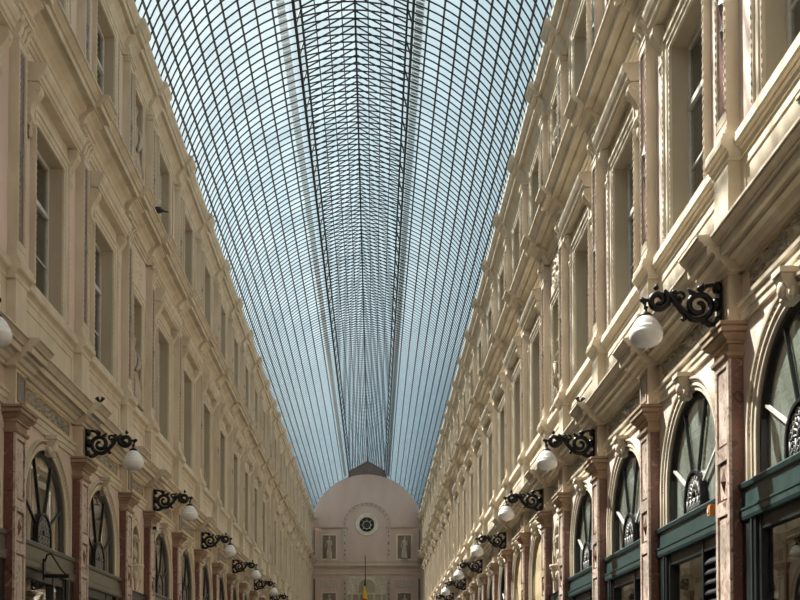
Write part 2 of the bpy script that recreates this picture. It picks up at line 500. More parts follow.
# ------------------------------------------------------------------ pilasters
def bead_line(mb, p, y, z0, z1, mat='cream', r=0.013, period=0.09):
    n = int((z1 - z0) / (period / 4))
    mb.tube([(p, y, z0 + (z1 - z0) * i / n) for i in range(n + 1)], lambda t: r * (0.75 + 0.5 * math.cos(t * n * PI / 2)), mat, 5)
def shop_pilaster():
    m = MB(); hw = 0.205
    m.box(0, 0.12, -hw, hw, 0.0, 4.86, 'redmarble')
    m.box(0, 0.17, -hw - 0.03, hw + 0.03, 0, 0.45, 'redmarble')
    kids = []
    f = MB()                                             # pale face frame with three sunk panels
    e = 0.06
    for a, b in ((-hw, -hw + e), (hw - e, hw)): f.box(0.12, 0.15, a, b, 0.45, 4.86, 'palemarble')
    for z0, z1 in ((0.45, 0.62), (3.28, 3.42), (3.82, 3.96), (4.74, 4.86)):
        f.box(0.12, 0.15, -hw + e, hw - e, z0, z1, 'palemarble')
    kids.append(Node('panel_frame', f))
    for z0, z1 in ((0.62, 3.28), (3.96, 4.74)):
        q = MB(); y = hw - e
        q.box(0.12, 0.128, -y, y, z0, z1, 'redmarble')
        q.box(0.128, 0.138, -y + 0.03, y - 0.03, z0 + 0.03, z1 - 0.03, 'palemarble')
        kids.append(Node('sunk_panel', q))
    q = MB()
    q.box(0.12, 0.13, -0.11, 0.11, 3.45, 3.79, 'palemarble')
    q.add([(0.13, -0.06, 3.62), (0.13, 0, 3.50), (0.13, 0.06, 3.62), (0.13, 0, 3.74), (0.165, 0, 3.62)],
          [(0, 1, 4), (1, 2, 4), (2, 3, 4), (3, 0, 4)], 'redmarble')
    kids.append(Node('diamond_boss', q))
    c = MB()
    cp = [(0, 4.80), (0.155, 4.80), (0.175, 4.82), (0.18, 4.85), (0.15, 4.86), (0.15, 4.935), (0.175, 4.94), (0.18, 4.96), (0.165, 4.965), (0.205, 4.995), (0.225, 5.01), (0.235, 5.02), (0.215, 5.03), (0.25, 5.04), (0.25, 5.085), (0.23, 5.09), (0.265, 5.10), (0.265, 5.13), (0, 5.14)]
    # mitred capital: rings follow the profile on three sides
    pts = []
    for p, z in cp[1:-1]:
        o = p - 0.15
        pts.append([(0, -hw - o - 0.01, z), (p, -hw - o - 0.01, z), (p, hw + o + 0.01, z), (0, hw + o + 0.01, z)])
    vs = [v for r in pts for v in r]; fs = []
    for i in range(len(pts) - 1):
        for k in range(3): fs.append((i * 4 + k, i * 4 + k + 1, i * 4 + 5 + k, i * 4 + 4 + k))
    fs += [(0, 1, 2, 3), tuple(4 * (len(pts) - 1) + k for k in (3, 2, 1, 0))]
    c.add(vs, fs, 'ochre')
    kids.append(Node('capital', c))
    k = MB()                                             # block between capital and cornice
    k.box(0, 0.14, -0.2, 0.2, 5.12, 5.66, 'cream')
    for z0, z1, y0, y1 in ((5.22, 5.26, -0.15, 0.15), (5.54, 5.58, -0.15, 0.15), (5.26, 5.54, -0.15, -0.11), (5.26, 5.54, 0.11, 0.15)):
        k.box(0.14, 0.155, y0, y1, z0, z1, 'ochre')
    kids.append(Node('frieze_block', k, [Node('marble_inset', MB().box(0.14, 0.147, -0.11, 0.11, 5.26, 5.54, 'greymarble'))]))
    return Node('shop_pilaster', m, kids)
N_shoppil = shop_pilaster()

def upper_pilaster(name, z0, z1, hw, capital, red):
    m = MB(); m.box(0, 0.105, -hw, hw, z0 + 0.2, z1, 'cream')
    kids = []
    b = MB()
    for p, e, a, c in ((0.16, 0.05, 0, 0.07), (0.14, 0.03, 0.07, 0.13), (0.125, 0.015, 0.13, 0.2)):
        b.box(0, p, -hw - e, hw + e, z0 + a, z0 + c, 'cream')
    kids.append(Node('base', b))
    f = MB(); e = 0.045
    for a, c in ((-hw, -hw + e), (hw - e, hw)): f.box(0.105, 0.13, a, c, z0 + 0.2, z1, 'cream')
    f.box(0.105, 0.13, -hw + e, hw - e, z0 + 0.2, z0 + 0.3, 'cream'); f.box(0.105, 0.13, -hw + e, hw - e, z1 - 0.1, z1, 'cream')
    kids.append(Node('face_frame', f))
    for sg in (-1, 1):
        q = MB(); bead_line(q, 0.13, sg * (hw - 0.022), z0 + 0.3, z1 - 0.1); kids.append(Node('bead_moulding', q))
    zm = (z0 + z1) / 2
    kids.append(Node('marble_strip', MB().box(0.105, 0.112, -hw + e + 0.012, hw - e - 0.012, z0 + 0.32, z1 - 0.12, red)))
    r = MB()
    r.add([(0.112, -0.05, zm), (0.112, 0, zm - 0.16), (0.112, 0.05, zm), (0.112, 0, zm + 0.16), (0.15, 0, zm)], [(0, 1, 4), (1, 2, 4), (2, 3, 4), (3, 0, 4)], 'greymarble')
    r.add([(0.112, -0.022, zm - 0.27), (0.112, 0, zm - 0.38), (0.112, 0.022, zm - 0.27), (0.112, 0, zm - 0.2), (0.135, 0, zm - 0.28)], [(0, 1, 4), (1, 2, 4), (2, 3, 4), (3, 0, 4)], 'greymarble')
    kids.append(Node('diamond_ornament', r))
    if capital:
        c = MB()
        c.box(0, 0.14, -hw - 0.015, hw + 0.015, z1, z1 + 0.035, 'cream')
        c.box(0, 0.115, -hw, hw, z1 + 0.035, z1 + 0.3, 'cream')
        for y in (-hw * 0.75, 0, hw * 0.75):              # leaves curling out
            lf = [(0.115, z1 + 0.05), (0.15, z1 + 0.12), (0.165, z1 + 0.19), (0.215, z1 + 0.235), (0.19, z1 + 0.25), (0.115, z1 + 0.24)]
            c.poly_extrude(lf, y - 0.04, y + 0.04, 'cream')
        for sgn in (-1, 1):
            c.blob((0.15, sgn * hw, z1 + 0.27), (0.05, 0.05, 0.05), 'cream', 8, 5)
        c.box(0, 0.2, -hw - 0.05, hw + 0.05, z1 + 0.3, z1 + 0.345, 'cream')
        kids.append(Node('leaf_capital', c))
    else:
        kids.append(Node('cap', MB().box(0, 0.15, -hw - 0.03, hw + 0.03, z1, z1 + 0.05, 'cream').box(0, 0.17, -hw - 0.05, hw + 0.05, z1 + 0.05, z1 + 0.09, 'cream')))
    return Node(name, m, kids)
N_uppil = upper_pilaster('upper_pilaster', 7.0, 9.9, 0.155, True, 'redmarble')
N_atpil = upper_pilaster('attic_pilaster', 10.87, 13.25, 0.145, False, 'greymarble')
pd = MB(); pd.box(0, 0.135, -0.21, 0.21, 6.03, 6.78, 'cream'); pd.box(0, 0.165, -0.235, 0.235, 5.98, 6.07, 'cream')
N_ped = Node('pedestal', pd)

# ------------------------------------------------------------------ ground arches
def swirl(y, z):
    a = 0.5 + 0.5 * math.sin(9 * y + 5.5 * math.sin(18 * z + 1.3 * y)) * math.cos(13 * z - 4 * math.sin(6.5 * y))
    return a * a
def relief(y0, y1, z0, z1, ny, nz, p0, amp, mat, fn=swirl):
    m = MB(); vs = []
    for j in range(nz + 1):
        for i in range(ny + 1):
            y = y0 + (y1 - y0) * i / ny; z = z0 + (z1 - z0) * j / nz
            ed = min(i, ny - i, j, nz - j)
            vs.append((p0 + (amp * fn(y, z) if ed > 0 else 0), y, z))
    fs = [(j * (ny + 1) + i, j * (ny + 1) + i + 1, (j + 1) * (ny + 1) + i + 1, (j + 1) * (ny + 1) + i) for j in range(nz) for i in range(ny)]
    m.add(vs, fs, mat, True)
    return m
def frieze(hw):
    f = MB(); z0, z1 = 5.375, 5.61
    f.box(0, 0.03, -hw, hw, z0 - 0.02, z0 + 0.02, 'gold'); f.box(0, 0.03, -hw, hw, z1 - 0.015, z1 + 0.02, 'gold')
    for s in (-1, 1): f.box(0, 0.03, s * hw, s * (hw - 0.05), z0 + 0.02, z1 - 0.015, 'gold')
    return Node('frieze_panel', f, [Node('foliage_relief', relief(-hw + 0.05, hw - 0.05, z0 + 0.02, z1 - 0.015, int(70 * hw), 10, 0.005, 0.065, 'frieze'))])
N_frieze = frieze(1.06); N_friezes = frieze(0.6)
def archivolt():
    m = MB()
    m.band(0, ARC_Z, [(0.95, 0), (0.95, 0.015), (1.0, 0.02), (1.005, 0.035), (1.03, 0.035), (1.04, 0.01), (1.07, 0.01), (1.08, 0.05), (1.105, 0.055), (1.115, 0)], 0, PI, 30, 'cream', 0.45)
    n = 150; pts = []                                   # beaded rope set in the moulding
    for i in range(n + 1):
        a = PI * i / n
        pts.append((0.022, 1.055 * math.cos(a), ARC_Z + 1.055 * math.sin(a)))
    rope = MB(); rope.tube(pts, lambda t: 0.014 + 0.008 * math.sin(t * n * PI * 0.66), 'ochre', 5)
    k = MB()                                            # keystone: console with a scrolled face
    k.poly_extrude([(0, 4.86), (0.09, 4.86), (0.12, 4.90), (0.11, 4.97), (0.14, 5.02), (0.165, 5.08), (0.16, 5.10), (0, 5.12)], -0.075, 0.075, 'cream')
    k.box(0, 0.18, -0.1, 0.1, 5.1, 5.15, 'cream')
    k.blob((0.12, 0, 4.98), (0.05, 0.06, 0.08), 'cream', 8, 6)
    for s in (-1, 1): k.blob((0.07, s * 0.085, 4.93), (0.04, 0.03, 0.06), 'cream', 8, 5)
    return [Node('arch_moulding', m, [Node('rope_bead', rope)]), Node('keystone', k)]
N_arch = archivolt()

def arc_pts(r, z, n, a0=0.0, a1=PI): return [(r * math.cos(a0 + (a1 - a0) * i / n), z + r * math.sin(a0 + (a1 - a0) * i / n)) for i in range(n + 1)]

def shop_window(col, louvre=False, blind=False, reflsheet=None):
    """arched fanlight over a painted transom and a shop window; p from the wall face"""
    pf = -0.055
    f = MB()
    f.band(0, ARC_Z, [(0.95, pf - 0.05), (0.95, pf + 0.03), (0.90, pf + 0.03), (0.86, pf), (0.86, pf - 0.05)], 0, PI, 24, 'blind' if blind else 'dark', 0.42)
    kids = []
    zb = 3.56
    for a in (() if blind else (30, 70, 110, 150)):
        r0 = 0.31; ca, sa = math.cos(math.radians(a)), math.sin(math.radians(a))
        r1 = 0.30
        # spoke from rosette to frame: origin low in the lunette
        oz = zb + 0.16
        t = 0.0
        while True:
            y, z = ca * t, oz + sa * t
            if (z > ARC_Z and math.hypot(y, z - ARC_Z) > 0.875) or abs(y) > 0.875: break
            t += 0.01
        p0 = (ca * r0, oz + sa * r0); p1 = (ca * t, oz + sa * t)
        ny, nz = -sa * 0.013, ca * 0.013
        b = MB(); vs = []
        for p in ((pf - 0.015, pf + 0.02) if a in (70, 110) else (pf - 0.01, pf + 0.015)):
            vs += [(p, p0[0] + ny, p0[1] + nz), (p, p0[0] - ny, p0[1] - nz), (p, p1[0] - ny, p1[1] - nz), (p, p1[0] + ny, p1[1] + nz)]
        b.add(vs, [(0, 1, 2, 3), (7, 6, 5, 4), (0, 4, 5, 1), (1, 5, 6, 2), (2, 6, 7, 3), (3, 7, 4, 0)], 'dark' if a in (70, 110) or col == 'olive' else 'sash')  # diagonals on the teal side: sunlight put into the pale colour
        kids.append(Node('spoke', b))
    g = MB(); zr, RRo = zb + 0.17, 0.32                 # rosette grille of cast iron
    g.band(0, zr, [(RRo, pf - 0.02), (RRo, pf + 0.05), (RRo - 0.035, pf + 0.05), (RRo - 0.035, pf - 0.02)], 0, PI, 18, 'iron', 0.17)
    bp_ = [(-0.3, zb)] + [(-y, z) for y, z in arc_pts(0.3, zr, 14)] + [(0.3, zb)]
    kk = len(bp_)
    g.add([(pf - 0.01, y, z) for y, z in bp_] + [(pf + 0.005, y, z) for y, z in bp_], [tuple(range(kk)), tuple(range(2 * kk - 1, kk - 1, -1))], 'iron')
    for r in (0.09, 0.19):
        g.tube([(pf + 0.02, y, z) for y, z in arc_pts(r, zr, 12)], 0.015, 'tracery', 5)
    for i in range(9):
        a = PI * (i + 0.5) / 9
        g.tube([(pf + 0.02, 0.238 * math.cos(a) + 0.036 * math.cos(q * PI / 4), zr + 0.238 * math.sin(a) + 0.036 * math.sin(q * PI / 4)) for q in range(9)], 0.013, 'tracery', 4)
        g.tube([(pf + 0.02, 0.09 * math.cos(a), zr + 0.09 * math.sin(a)), (pf + 0.02, 0.19 * math.cos(a), zr + 0.19 * math.sin(a))], 0.014, 'tracery', 4)
    for y in (-0.26, -0.13, 0.0, 0.13, 0.26): g.tube([(pf + 0.02, y, zb), (pf + 0.02, y, zr)], 0.013, 'tracery', 4)
    for y in (-0.195, -0.065, 0.065, 0.195):
        for dz in (0.05, 0.12): g.tube([(pf + 0.02, y + 0.04 * math.cos(q * PI / 4), zb + dz + 0.035 * math.sin(q * PI / 4)) for q in range(9)], 0.012, 'tracery', 4)
    if not blind: kids.append(Node('rosette_grille', g))
    pn = MB(); pts = [(-0.9, zb)] + [(-y, z) for y, z in arc_pts(0.9, ARC_Z, 20)] + [(0.9, zb)]
    n = len(pts)
    vs = [(pf - 0.012, y, z) for y, z in pts] + [(pf - 0.004, y, z) for y, z in pts]
    pn.add(vs, [tuple(range(n)), tuple(range(2 * n - 1, n - 1, -1))] + [(i, (i + 1) % n, n + (i + 1) % n, n + i) for i in range(n)], 'blind' if blind else 'shopglass')
    kids.append(Node('fanlight_panel' if blind else 'fanlight_pane', pn))
    if reflsheet:  # added sheet behind the pane, coloured as the reflection in the glass
        cu = MB(); n2 = len(pts)
        cu.add([(pf - 0.04, y, z) for y, z in pts] + [(pf - 0.03, y, z) for y, z in pts], [tuple(range(n2)), tuple(range(2 * n2 - 1, n2 - 1, -1))] + [(i, (i + 1) % n2, n2 + (i + 1) % n2, n2 + i) for i in range(n2)], reflsheet)
        kids.append(Node('fanlight_reflection_sheet', cu))
    if not blind:
        t = MB()                                        # transom beam in two steps
        t.prof([(pf - 0.08, 3.19), (0.05, 3.19), (0.06, 3.22), (0.06, 3.29), (0.035, 3.30), (0.03, 3.49), (0.055, 3.50), (0.065, 3.54), (0.05, 3.56), (pf - 0.08, 3.57)], -1.29, 1.29, col)
        kids.append(Node('transom', t, [Node('transom_fillet', MB().box(0.035, 0.068, -1.29, 1.29, 3.285, 3.305, col))]))
        fr = MB()
        for y0, y1 in ((-0.95, -0.86), (0.86, 0.95), (0.36, 0.42)): fr.box(pf - 0.06, pf + 0.06, y0, y1, 0.0, 3.19, 'dark')
        for sg in (-1, 1): fr.box(0.001, 0.03, sg * 0.93, sg * 1.285, 0.0, 3.19, 'dark'); fr.box(0.03, 0.045, sg * 1.0, sg * 1.03, 0.0, 3.19, col)
        for z0, z1 in ((0.0, 0.55), (3.06, 3.19)): fr.box(pf - 0.05, pf + 0.05, -0.86, 0.86, z0, z1, 'dark')
        kids.append(Node('shop_frame', fr))
        kids.append(Node('shop_pane', MB().box(pf - 0.005, pf + 0.005, -0.86, 0.36, 0.55, 3.06, 'shopglass')))
        if louvre:
            lv = Node('louvre_panel', MB().box(pf - 0.04, pf - 0.02, 0.42, 0.86, 0.55, 3.06, 'dark'),
                      [Node('louvre_slat', MB().prof([(pf - 0.02, 2.5 + 0.11 * q), (pf + 0.05, 2.47 + 0.11 * q), (pf + 0.05, 2.49 + 0.11 * q), (pf - 0.02, 2.57 + 0.11 * q)], 0.43, 0.85, 'dark')) for q in range(5)])
            kids.append(lv)
        else:
            kids.append(Node('shop_pane', MB().box(pf - 0.005, pf + 0.005, 0.42, 0.86, 0.55, 3.06, 'shopglass')))
    else:
        d = MB()
        d.box(pf - 0.03, pf, -0.95, 0.95, 0.0, 3.56, 'blind')
        kids.append(Node('door_panel', d))
    return Node('window', f, kids)
N_shop = {'right': shop_window('teal', reflsheet='reflsheet'), 'left': shop_window('olive', reflsheet='brownreflsheet')}
N_shop_louvre = shop_window('teal', louvre=True, reflsheet='reflsheet')
N_shop_blind = shop_window('teal', blind=True)

# ------------------------------------------------------------------ upper windows
def sash(hw, z0, z1, pf):
    f = MB(); e = 0.05
    for a, b in ((-hw, -hw + e), (hw - e, hw), (-0.035, 0.035)): f.box(pf - 0.03, pf + 0.03, a, b, z0, z1, 'sash')
    for a, b in ((z0, z0 + 0.07), (z1 - 0.06, z1)): f.box(pf - 0.029, pf + 0.029, -hw + e, hw - e, a, b, 'sash')
    zt = z0 + (z1 - z0) * 0.66
    f.box(pf - 0.035, pf + 0.045, -hw + e, hw - e, zt - 0.035, zt + 0.035, 'sash')
    zq = z0 + (z1 - z0) * 0.33
    f.box(pf - 0.015, pf + 0.015, -hw + e, hw - e, zq - 0.012, zq + 0.012, 'sash')
    kids = []
    for s in (-1, 1):
        for a, b in ((z0 + 0.07, zt - 0.035), (zt + 0.035, z1 - 0.06)):
            kids.append(Node('pane', MB().box(pf - 0.006, pf + 0.002, s * 0.035, s * (hw - e), a, b, 'winglass')))
    return Node('sash_frame', f, kids)
def surround(hw, z0, z1, w=0.17):
    m = MB()
    pr = [(0, 0.0), (0.03, 0.0), (0.035, 0.05), (0.05, 0.055), (0.055, 0.12), (0.075, 0.125), (0.075, w), (0, w)]
    # mitred three sides, (p, out)
    st = [(-1, z0), (-1, z1), (1, z1), (1, z0)]
    vs = []
    for s, z in st:
        for p, o in pr: vs.append((p, s * (hw + o), z + (o if z == z1 else 0)))
    k = len(pr); fs = []
    for i in range(3):
        for j in range(k): fs.append((i * k + j, i * k + (j + 1) % k, (i + 1) * k + (j + 1) % k, (i + 1) * k + j))
    fs += [tuple(range(k)), tuple(range(3 * k, 4 * k))]
    m.add(vs, fs, 'cream')
    kids = []
    for sg in (-1, 1):
        for o_, p_ in ((0.012, 0.03), (w - 0.02, 0.075)):
            q = MB(); bead_line(q, p_, sg * (hw + o_), z0 + 0.01, z1 - 0.01); kids.append(Node('bead_moulding', q))
    return Node('surround', m, kids)
def console(y):
    m = MB()
    out = [(0, 9.18), (0.03, 9.16), (0.06, 9.2), (0.065, 9.27), (0.05, 9.33), (0.06, 9.42), (0.1, 9.5), (0.15, 9.56), (0.185, 9.63), (0.18, 9.7), (0.14, 9.735), (0, 9.75)]
    m.poly_extrude(out, y - 0.075, y + 0.075, 'cream')
    m.blob((0.13, y, 9.64), (0.07, 0.09, 0.07), 'cream', 8, 6)
    m.blob((0.05, y, 9.24), (0.045, 0.09, 0.05), 'cream', 8, 5)
    m.blob((0.03, y, 9.08), (0.03, 0.05, 0.09), 'cream', 6, 5)
    return Node('console', m)
def first_window():
    hw, z0, z1 = 0.64, 7.05, 9.35
    s = MB(); s.box(-0.2, 0.06, -hw - 0.1, hw + 0.1, 7.0, 7.055, 'cream')
    h = MB()
    hp = [(0, 9.75), (0.17, 9.75), (0.175, 9.78), (0.2, 9.79), (0.21, 9.85), (0.235, 9.87), (0.26, 9.93), (0.265, 9.98), (0, 10.02)]
    h.prof(hp, -0.98, 0.98, 'cream')
    h.box(0, 0.03, -0.8, 0.8, 9.53, 9.75, 'cream')
    return Node('window', s, [sash(hw, z0, z1, -0.22), surround(hw, z0, z1), Node('hood', h), console(-0.89), console(0.89)])
N_win1 = first_window()
def attic_window():
    hw, z0, z1 = 0.64, 11.2, 13.25
    s = MB(); s.box(-0.2, 0.05, -hw - 0.1, hw + 0.1, 11.12, 11.2, 'cream')
    return Node('window', s, [sash(hw, z0, z1, -0.2), surround(hw, z0, z1, 0.14)])
N_win2 = attic_window()
def dado_panel(hw):
    m = MB()
    z0, z1 = 6.12, 6.66
    for a, b in ((z0, z0 + 0.03), (z1 - 0.03, z1)): m.box(0, 0.025, -hw, hw, a, b, 'cream')
    for s in (-1, 1): m.box(0, 0.025, s * hw, s * (hw - 0.03), z0 + 0.03, z1 - 0.03, 'cream')
    return Node('dado_panel', m)
N_dado = dado_panel(1.15); N_dados = dado_panel(0.68)
def niche_frame(hw, z0, z1, nm): 
    n = surround(hw, z0, z1, 0.13); n.name = nm; return n
N_nf1 = niche_frame(0.42, 7.02, 9.2, 'niche_surround'); N_nf2 = niche_frame(0.38, 11.1, 13.25, 'niche_surround')
cart = relief(-0.5, 0.5, 9.42, 10.12, 34, 24, 0.002, 0.09, 'cream', lambda y, z: max(0, 1 - (y / 0.48) ** 2 - ((z - 9.77) / 0.34) ** 2) ** 0.5 * (0.35 + 0.65 * swirl(y * 1.3, z * 0.8)))
N_cart = Node('cartouche_relief', cart)
nb = MB()
nb.band(0, 4.42, [(0.29, 0), (0.29, 0.03), (0.34, 0.045), (0.40, 0.03), (0.40, 0)], 0, PI, 18, 'cream', 0.47)
nb.band(0, 4.1, [(0.52, 0), (0.52, 0.03), (0.57, 0.03), (0.57, 0)], 0, 2 * PI, 32, 'cream')
for v in range(len(nb.v) - 1, len(nb.v) - 33 * 4 - 1, -1):
    x, y, z = nb.v[v]; nb.v[v] = (x, y, 4.1 + (z - 4.1) * 1.45)
N_nfr = Node('niche_moulding', nb)
br = MB(); br.lathe([(0.015, 3.45), (0.03, 3.5), (0.04, 3.56), (0.09, 3.68), (0.14, 3.8), (0.12, 3.84), (0.17, 3.9), (0.17, 3.95)], 'cream', (0.02, 0), 14)
for s in (-1, 1): br.blob((0.06, s * 0.2, 3.72), (0.05, 0.06, 0.09), 'cream', 8, 5)
N_brk = Node('niche_bracket', br)
bt = MB(); bt.prof([(0, 3.19), (0.05, 3.19), (0.06, 3.25), (0.04, 3.3), (0.04, 3.38), (0.06, 3.42), (0, 3.44)], -0.8, 0.8, 'dark')
N_btr = Node('niche_string', bt)

# ------------------------------------------------------------------ populate the facades
NEAR = {'left': 7.0, 'right': 4.0}
wcount = [0]
def window_name():
    wcount[0] += 1
    return 'window_%d' % wcount[0]
LAMPS = [10.35, 16.35, 21.4] + [27.4 + 6 * k for k in range(4)] + [53.45, 59.45, 65.45, 71.45]
BAYN = {}
for nm in SIDES:
    for y in PIL:
        if y < NEAR[nm]: continue
        for nd in (N_shoppil, N_lowbrk, N_sillbrk, N_ped, N_uppil, N_mainbrk, N_atpil, N_parbrk): put_on(nm, nd, y)
    for cy, wd, kind in BAYS:
        if cy + wd / 2 < NEAR[nm]: continue
        if kind == 'wide':
            for nd in N_arch: put_on(nm, nd, cy)
            put_on(nm, N_frieze, cy); put_on(nm, N_dado, cy)
            nd = N_shop[nm]
            if nm == 'right' and abs(cy - 11.85) < 0.1: nd = N_shop_louvre
            blind = nm == 'right' and 22 < cy < 27
            if blind: nd = N_shop_blind
            sun = 'sunlit' if nm == 'right' else 'shaded'
            frame = 'teal' if nm == 'right' else 'olive grey'
            w = put_on(nm, nd, cy, None); w.name = window_name()
            if blind: tag(w, 'tall arch closed with cream panels on the sunlit facade', 'window', 'cream panelled arches', 'structure')
            elif nd is N_shop_louvre: tag(w, 'arched shop window with dark louvres beside the glass under a teal transom', 'window', kind='structure')
            else: tag(w, 'arched shop window with fanlight over %s transom on the %s facade' % (frame, sun), 'window', 'arched shop windows on the %s facade' % sun, 'structure')
            w = put_on(nm, N_win1, cy, None); w.name = window_name()
            tag(w, 'tall window under a bracketed hood on the %s facade' % sun, 'window', 'hooded windows on the %s facade' % sun, 'structure')
            w = put_on(nm, N_win2, cy, None); w.name = window_name()
            tag(w, 'attic window below the parapet cornice of the %s facade' % sun, 'window', 'attic windows on the %s facade' % sun, 'structure')
        else:
            for nd in (N_friezes, N_dados, N_nf1, N_nf2, N_cart, N_nfr, N_brk, N_btr): put_on(nm, nd, cy)

# ------------------------------------------------------------------ glass roof
RC, RR = 13.0, 4.18
T0, DT, NP = 19.5, 5.3, 10
RIBS = 0.30
nr = int(round((Y1 - Y0) / RIBS))
g = MB()
for s in (-1, 1):                                        # gutter beam on each wall head
    g.box(s * 3.93, s * 4.12, Y0, Y1, 14.02, 14.27, 'roofiron')
ceil = link('ceiling', g.data('ceiling'))
tag(ceil, 'barrel vault of iron ribs and glass panes with a raised central lantern', 'glass roof', kind='structure')
th = [math.radians(T0 + DT * k) for k in range(NP + 1)]
rb = MB(); n = 36; A = math.radians(T0 + DT * NP)
sec = [(-0.0145, -0.011), (0.0145, -0.011), (0.0145, 0.011), (-0.0145, 0.011)]
vs = []
for i in range(n + 1):
    a = -A + 2 * A * i / n
    for w_, d_ in sec: vs.append(((RR + d_) * math.sin(a), w_, RC + (RR + d_) * math.cos(a)))
fs = [(i * 4 + k, i * 4 + (k + 1) % 4, (i + 1) * 4 + (k + 1) % 4, (i + 1) * 4 + k) for i in range(n) for k in range(4)]
fs += [(0, 1, 2, 3), (4 * n, 4 * n + 3, 4 * n + 2, 4 * n + 1)]
rb.add(vs, fs, 'roofiron')
rib_me = rb.data('rib')
for i in range(nr + 1):
    y = Y0 + RIBS * i
    link('rib', rib_me, ceil, (0, y, 0))
def long_bar(name, x, z, w_, h_, ang, mat, parent):
    m = MB(); m.box(-w_ / 2, w_ / 2, Y0, Y1, -h_ / 2, h_ / 2, mat)
    o = link(name, m.data(name), parent, (x, 0, z)); o.rotation_euler = (0, ang, 0)
    return o
for s in (-1, 1):
    for k, a in enumerate(th[1:]):
        long_bar('purlin', s * (RR + 0.02) * math.sin(a), RC + (RR + 0.02) * math.cos(a), 0.036, 0.035, s * a, 'rustiron', ceil)
# lantern
LX, LZ, LH, RZ, LOFF = 1.36, 16.98, 17.45, 18.15, 0.07
lm = MB()
for s in (-1, 1):
    lm.box(s * (LX - 0.03), s * (LX + 0.03), Y0, Y1, LZ - 0.07, LZ + 0.06, 'roofiron')
lant = link('lantern', lm.data('lantern'), ceil, (LOFF, 0, 0))
EX = LX - 0.11
for s in (-1, 1):
    long_bar('lantern_eave', s * EX, LH, 0.05, 0.07, 0, 'roofiron', lant)
    for x in (0.32, 0.63, 0.94):
        long_bar('lantern_purlin', s * x, RZ - (RZ - LH) * x / EX, 0.026, 0.035, 0, 'rustiron', lant)
long_bar('ridge_beam', 0, RZ, 0.05, 0.1, 0, 'roofiron', lant)
rf = MB()
for s in (-1, 1):
    a = Vector((0, 0, RZ)); b = Vector((s * EX, 0, LH)); d = (b - a).normalized(); nn = Vector((d.z, 0, -d.x)) * 0.011
    vs = []
    for w_ in (-0.018, 0.018):
        vs += [a + nn + Vector((0, w_, 0)), a - nn + Vector((0, w_, 0)), b - nn + Vector((0, w_, 0)), b + nn + Vector((0, w_, 0))]
    rf.add(vs, [(0, 1, 2, 3), (7, 6, 5, 4), (0, 4, 5, 1), (1, 5, 6, 2), (2, 6, 7, 3), (3, 7, 4, 0)], 'roofiron')
rf_me = rf.data('rafter')
ps = MB()
for s in (-1, 1): ps.tube([(s * LX, 0, LZ + 0.05), (s * EX, 0, LH - 0.03)], 0.022, 'roofiron', 4, False)
ps_me = ps.data('lantern_post')
for i in range(nr + 1):
    link('rafter', rf_me, lant, (0, Y0 + RIBS * i, 0))
    if i % 4 == 0: link('lantern_post', ps_me, lant, (0, Y0 + RIBS * i, 0))
# slatted maintenance walkways lying on the glass beside the lantern
for s in (-1, 1):
    wk = MB(); a0, a1 = math.radians(20.4), math.radians(23.0); r = RR + 0.09
    for i in range(nr * 2):
        y = Y0 + 0.15 * i + 0.03
        vs = []
        for a in (a0, a1):
            for yy in (y, y + 0.07):
                for dr in (0, 0.02): vs.append((s * (r + dr) * math.sin(a), yy, RC + (r + dr) * math.cos(a)))
        wk.add(vs, [(0, 1, 3, 2), (4, 6, 7, 5), (0, 4, 5, 1), (2, 3, 7, 6), (0, 2, 6, 4), (1, 5, 7, 3)], 'slat')
    tag(link('walkway_slats', wk.data('walkway_slats'), ceil), kind='stuff')
# panes
def project(v):
    dx, dy, dz = v[0] - CAMX, v[1], v[2] - CAMZ
    c, s = math.cos(PITCH), math.sin(PITCH)
    zc = dy * c + dz * s; yc = -dy * s + dz * c
    return VPX + F_PX * dx / zc, HOR - F_PX * math.tan(PITCH) - F_PX * yc / zc, zc
chord = 2 * (RR + 0.05) * math.sin(math.radians(DT) / 2)
slope = math.hypot(EX, RZ - LH); lw = slope / 4
def pane_box(w_): return MB().box(-w_ / 2, w_ / 2, -RIBS / 2 + 0.004, RIBS / 2 - 0.004, -0.003, 0.003, 'roofglass')
pane_me = pane_box(chord).data('pane'); lpane_me = pane_box(lw).data('lantern_pane')
slots = []
for i in range(nr):
    y = Y0 + RIBS * (i + 0.5)
    for s in (-1, 1):
        for k in range(NP):
            a = s * (th[k] + th[k + 1]) / 2
            r = (RR + 0.05) * math.cos(math.radians(DT) / 2)
            slots.append((Vector((r * math.sin(a), y, RC + r * math.cos(a))), a, chord, 0))
        for k in range(4):
            q = (k + 0.5) / 4
            slots.append((Vector((LOFF + s * EX * q, y, RZ + 0.035 - (RZ - LH) * q)), s * math.atan2(RZ - LH, EX), lw, 1))
sized = []
for idx, (c, a, w_, t) in enumerate(slots):
    if c.y < 10: continue
    u = Vector((math.cos(a), 0, -math.sin(a))) * w_ / 2
    q = [project(c + u + Vector((0, e, 0))) for e in (-0.15, 0.15)] + [project(c - u + Vector((0, e, 0))) for e in (0.15, -0.15)]
    if any(not (0 <= p[0] <= 800 and 0 <= p[1] <= 600) for p in q) or abs(a) > math.radians(66): continue
    ar = abs(sum(q[j][0] * q[(j + 1) % 4][1] - q[(j + 1) % 4][0] * q[j][1] for j in range(4))) / 2
    sized.append((ar * (1.0 if t == 0 else 0.6), idx))
sized.sort(reverse=True)
single = {i for _, i in sized[:290]}
rest = [MB(), MB()]
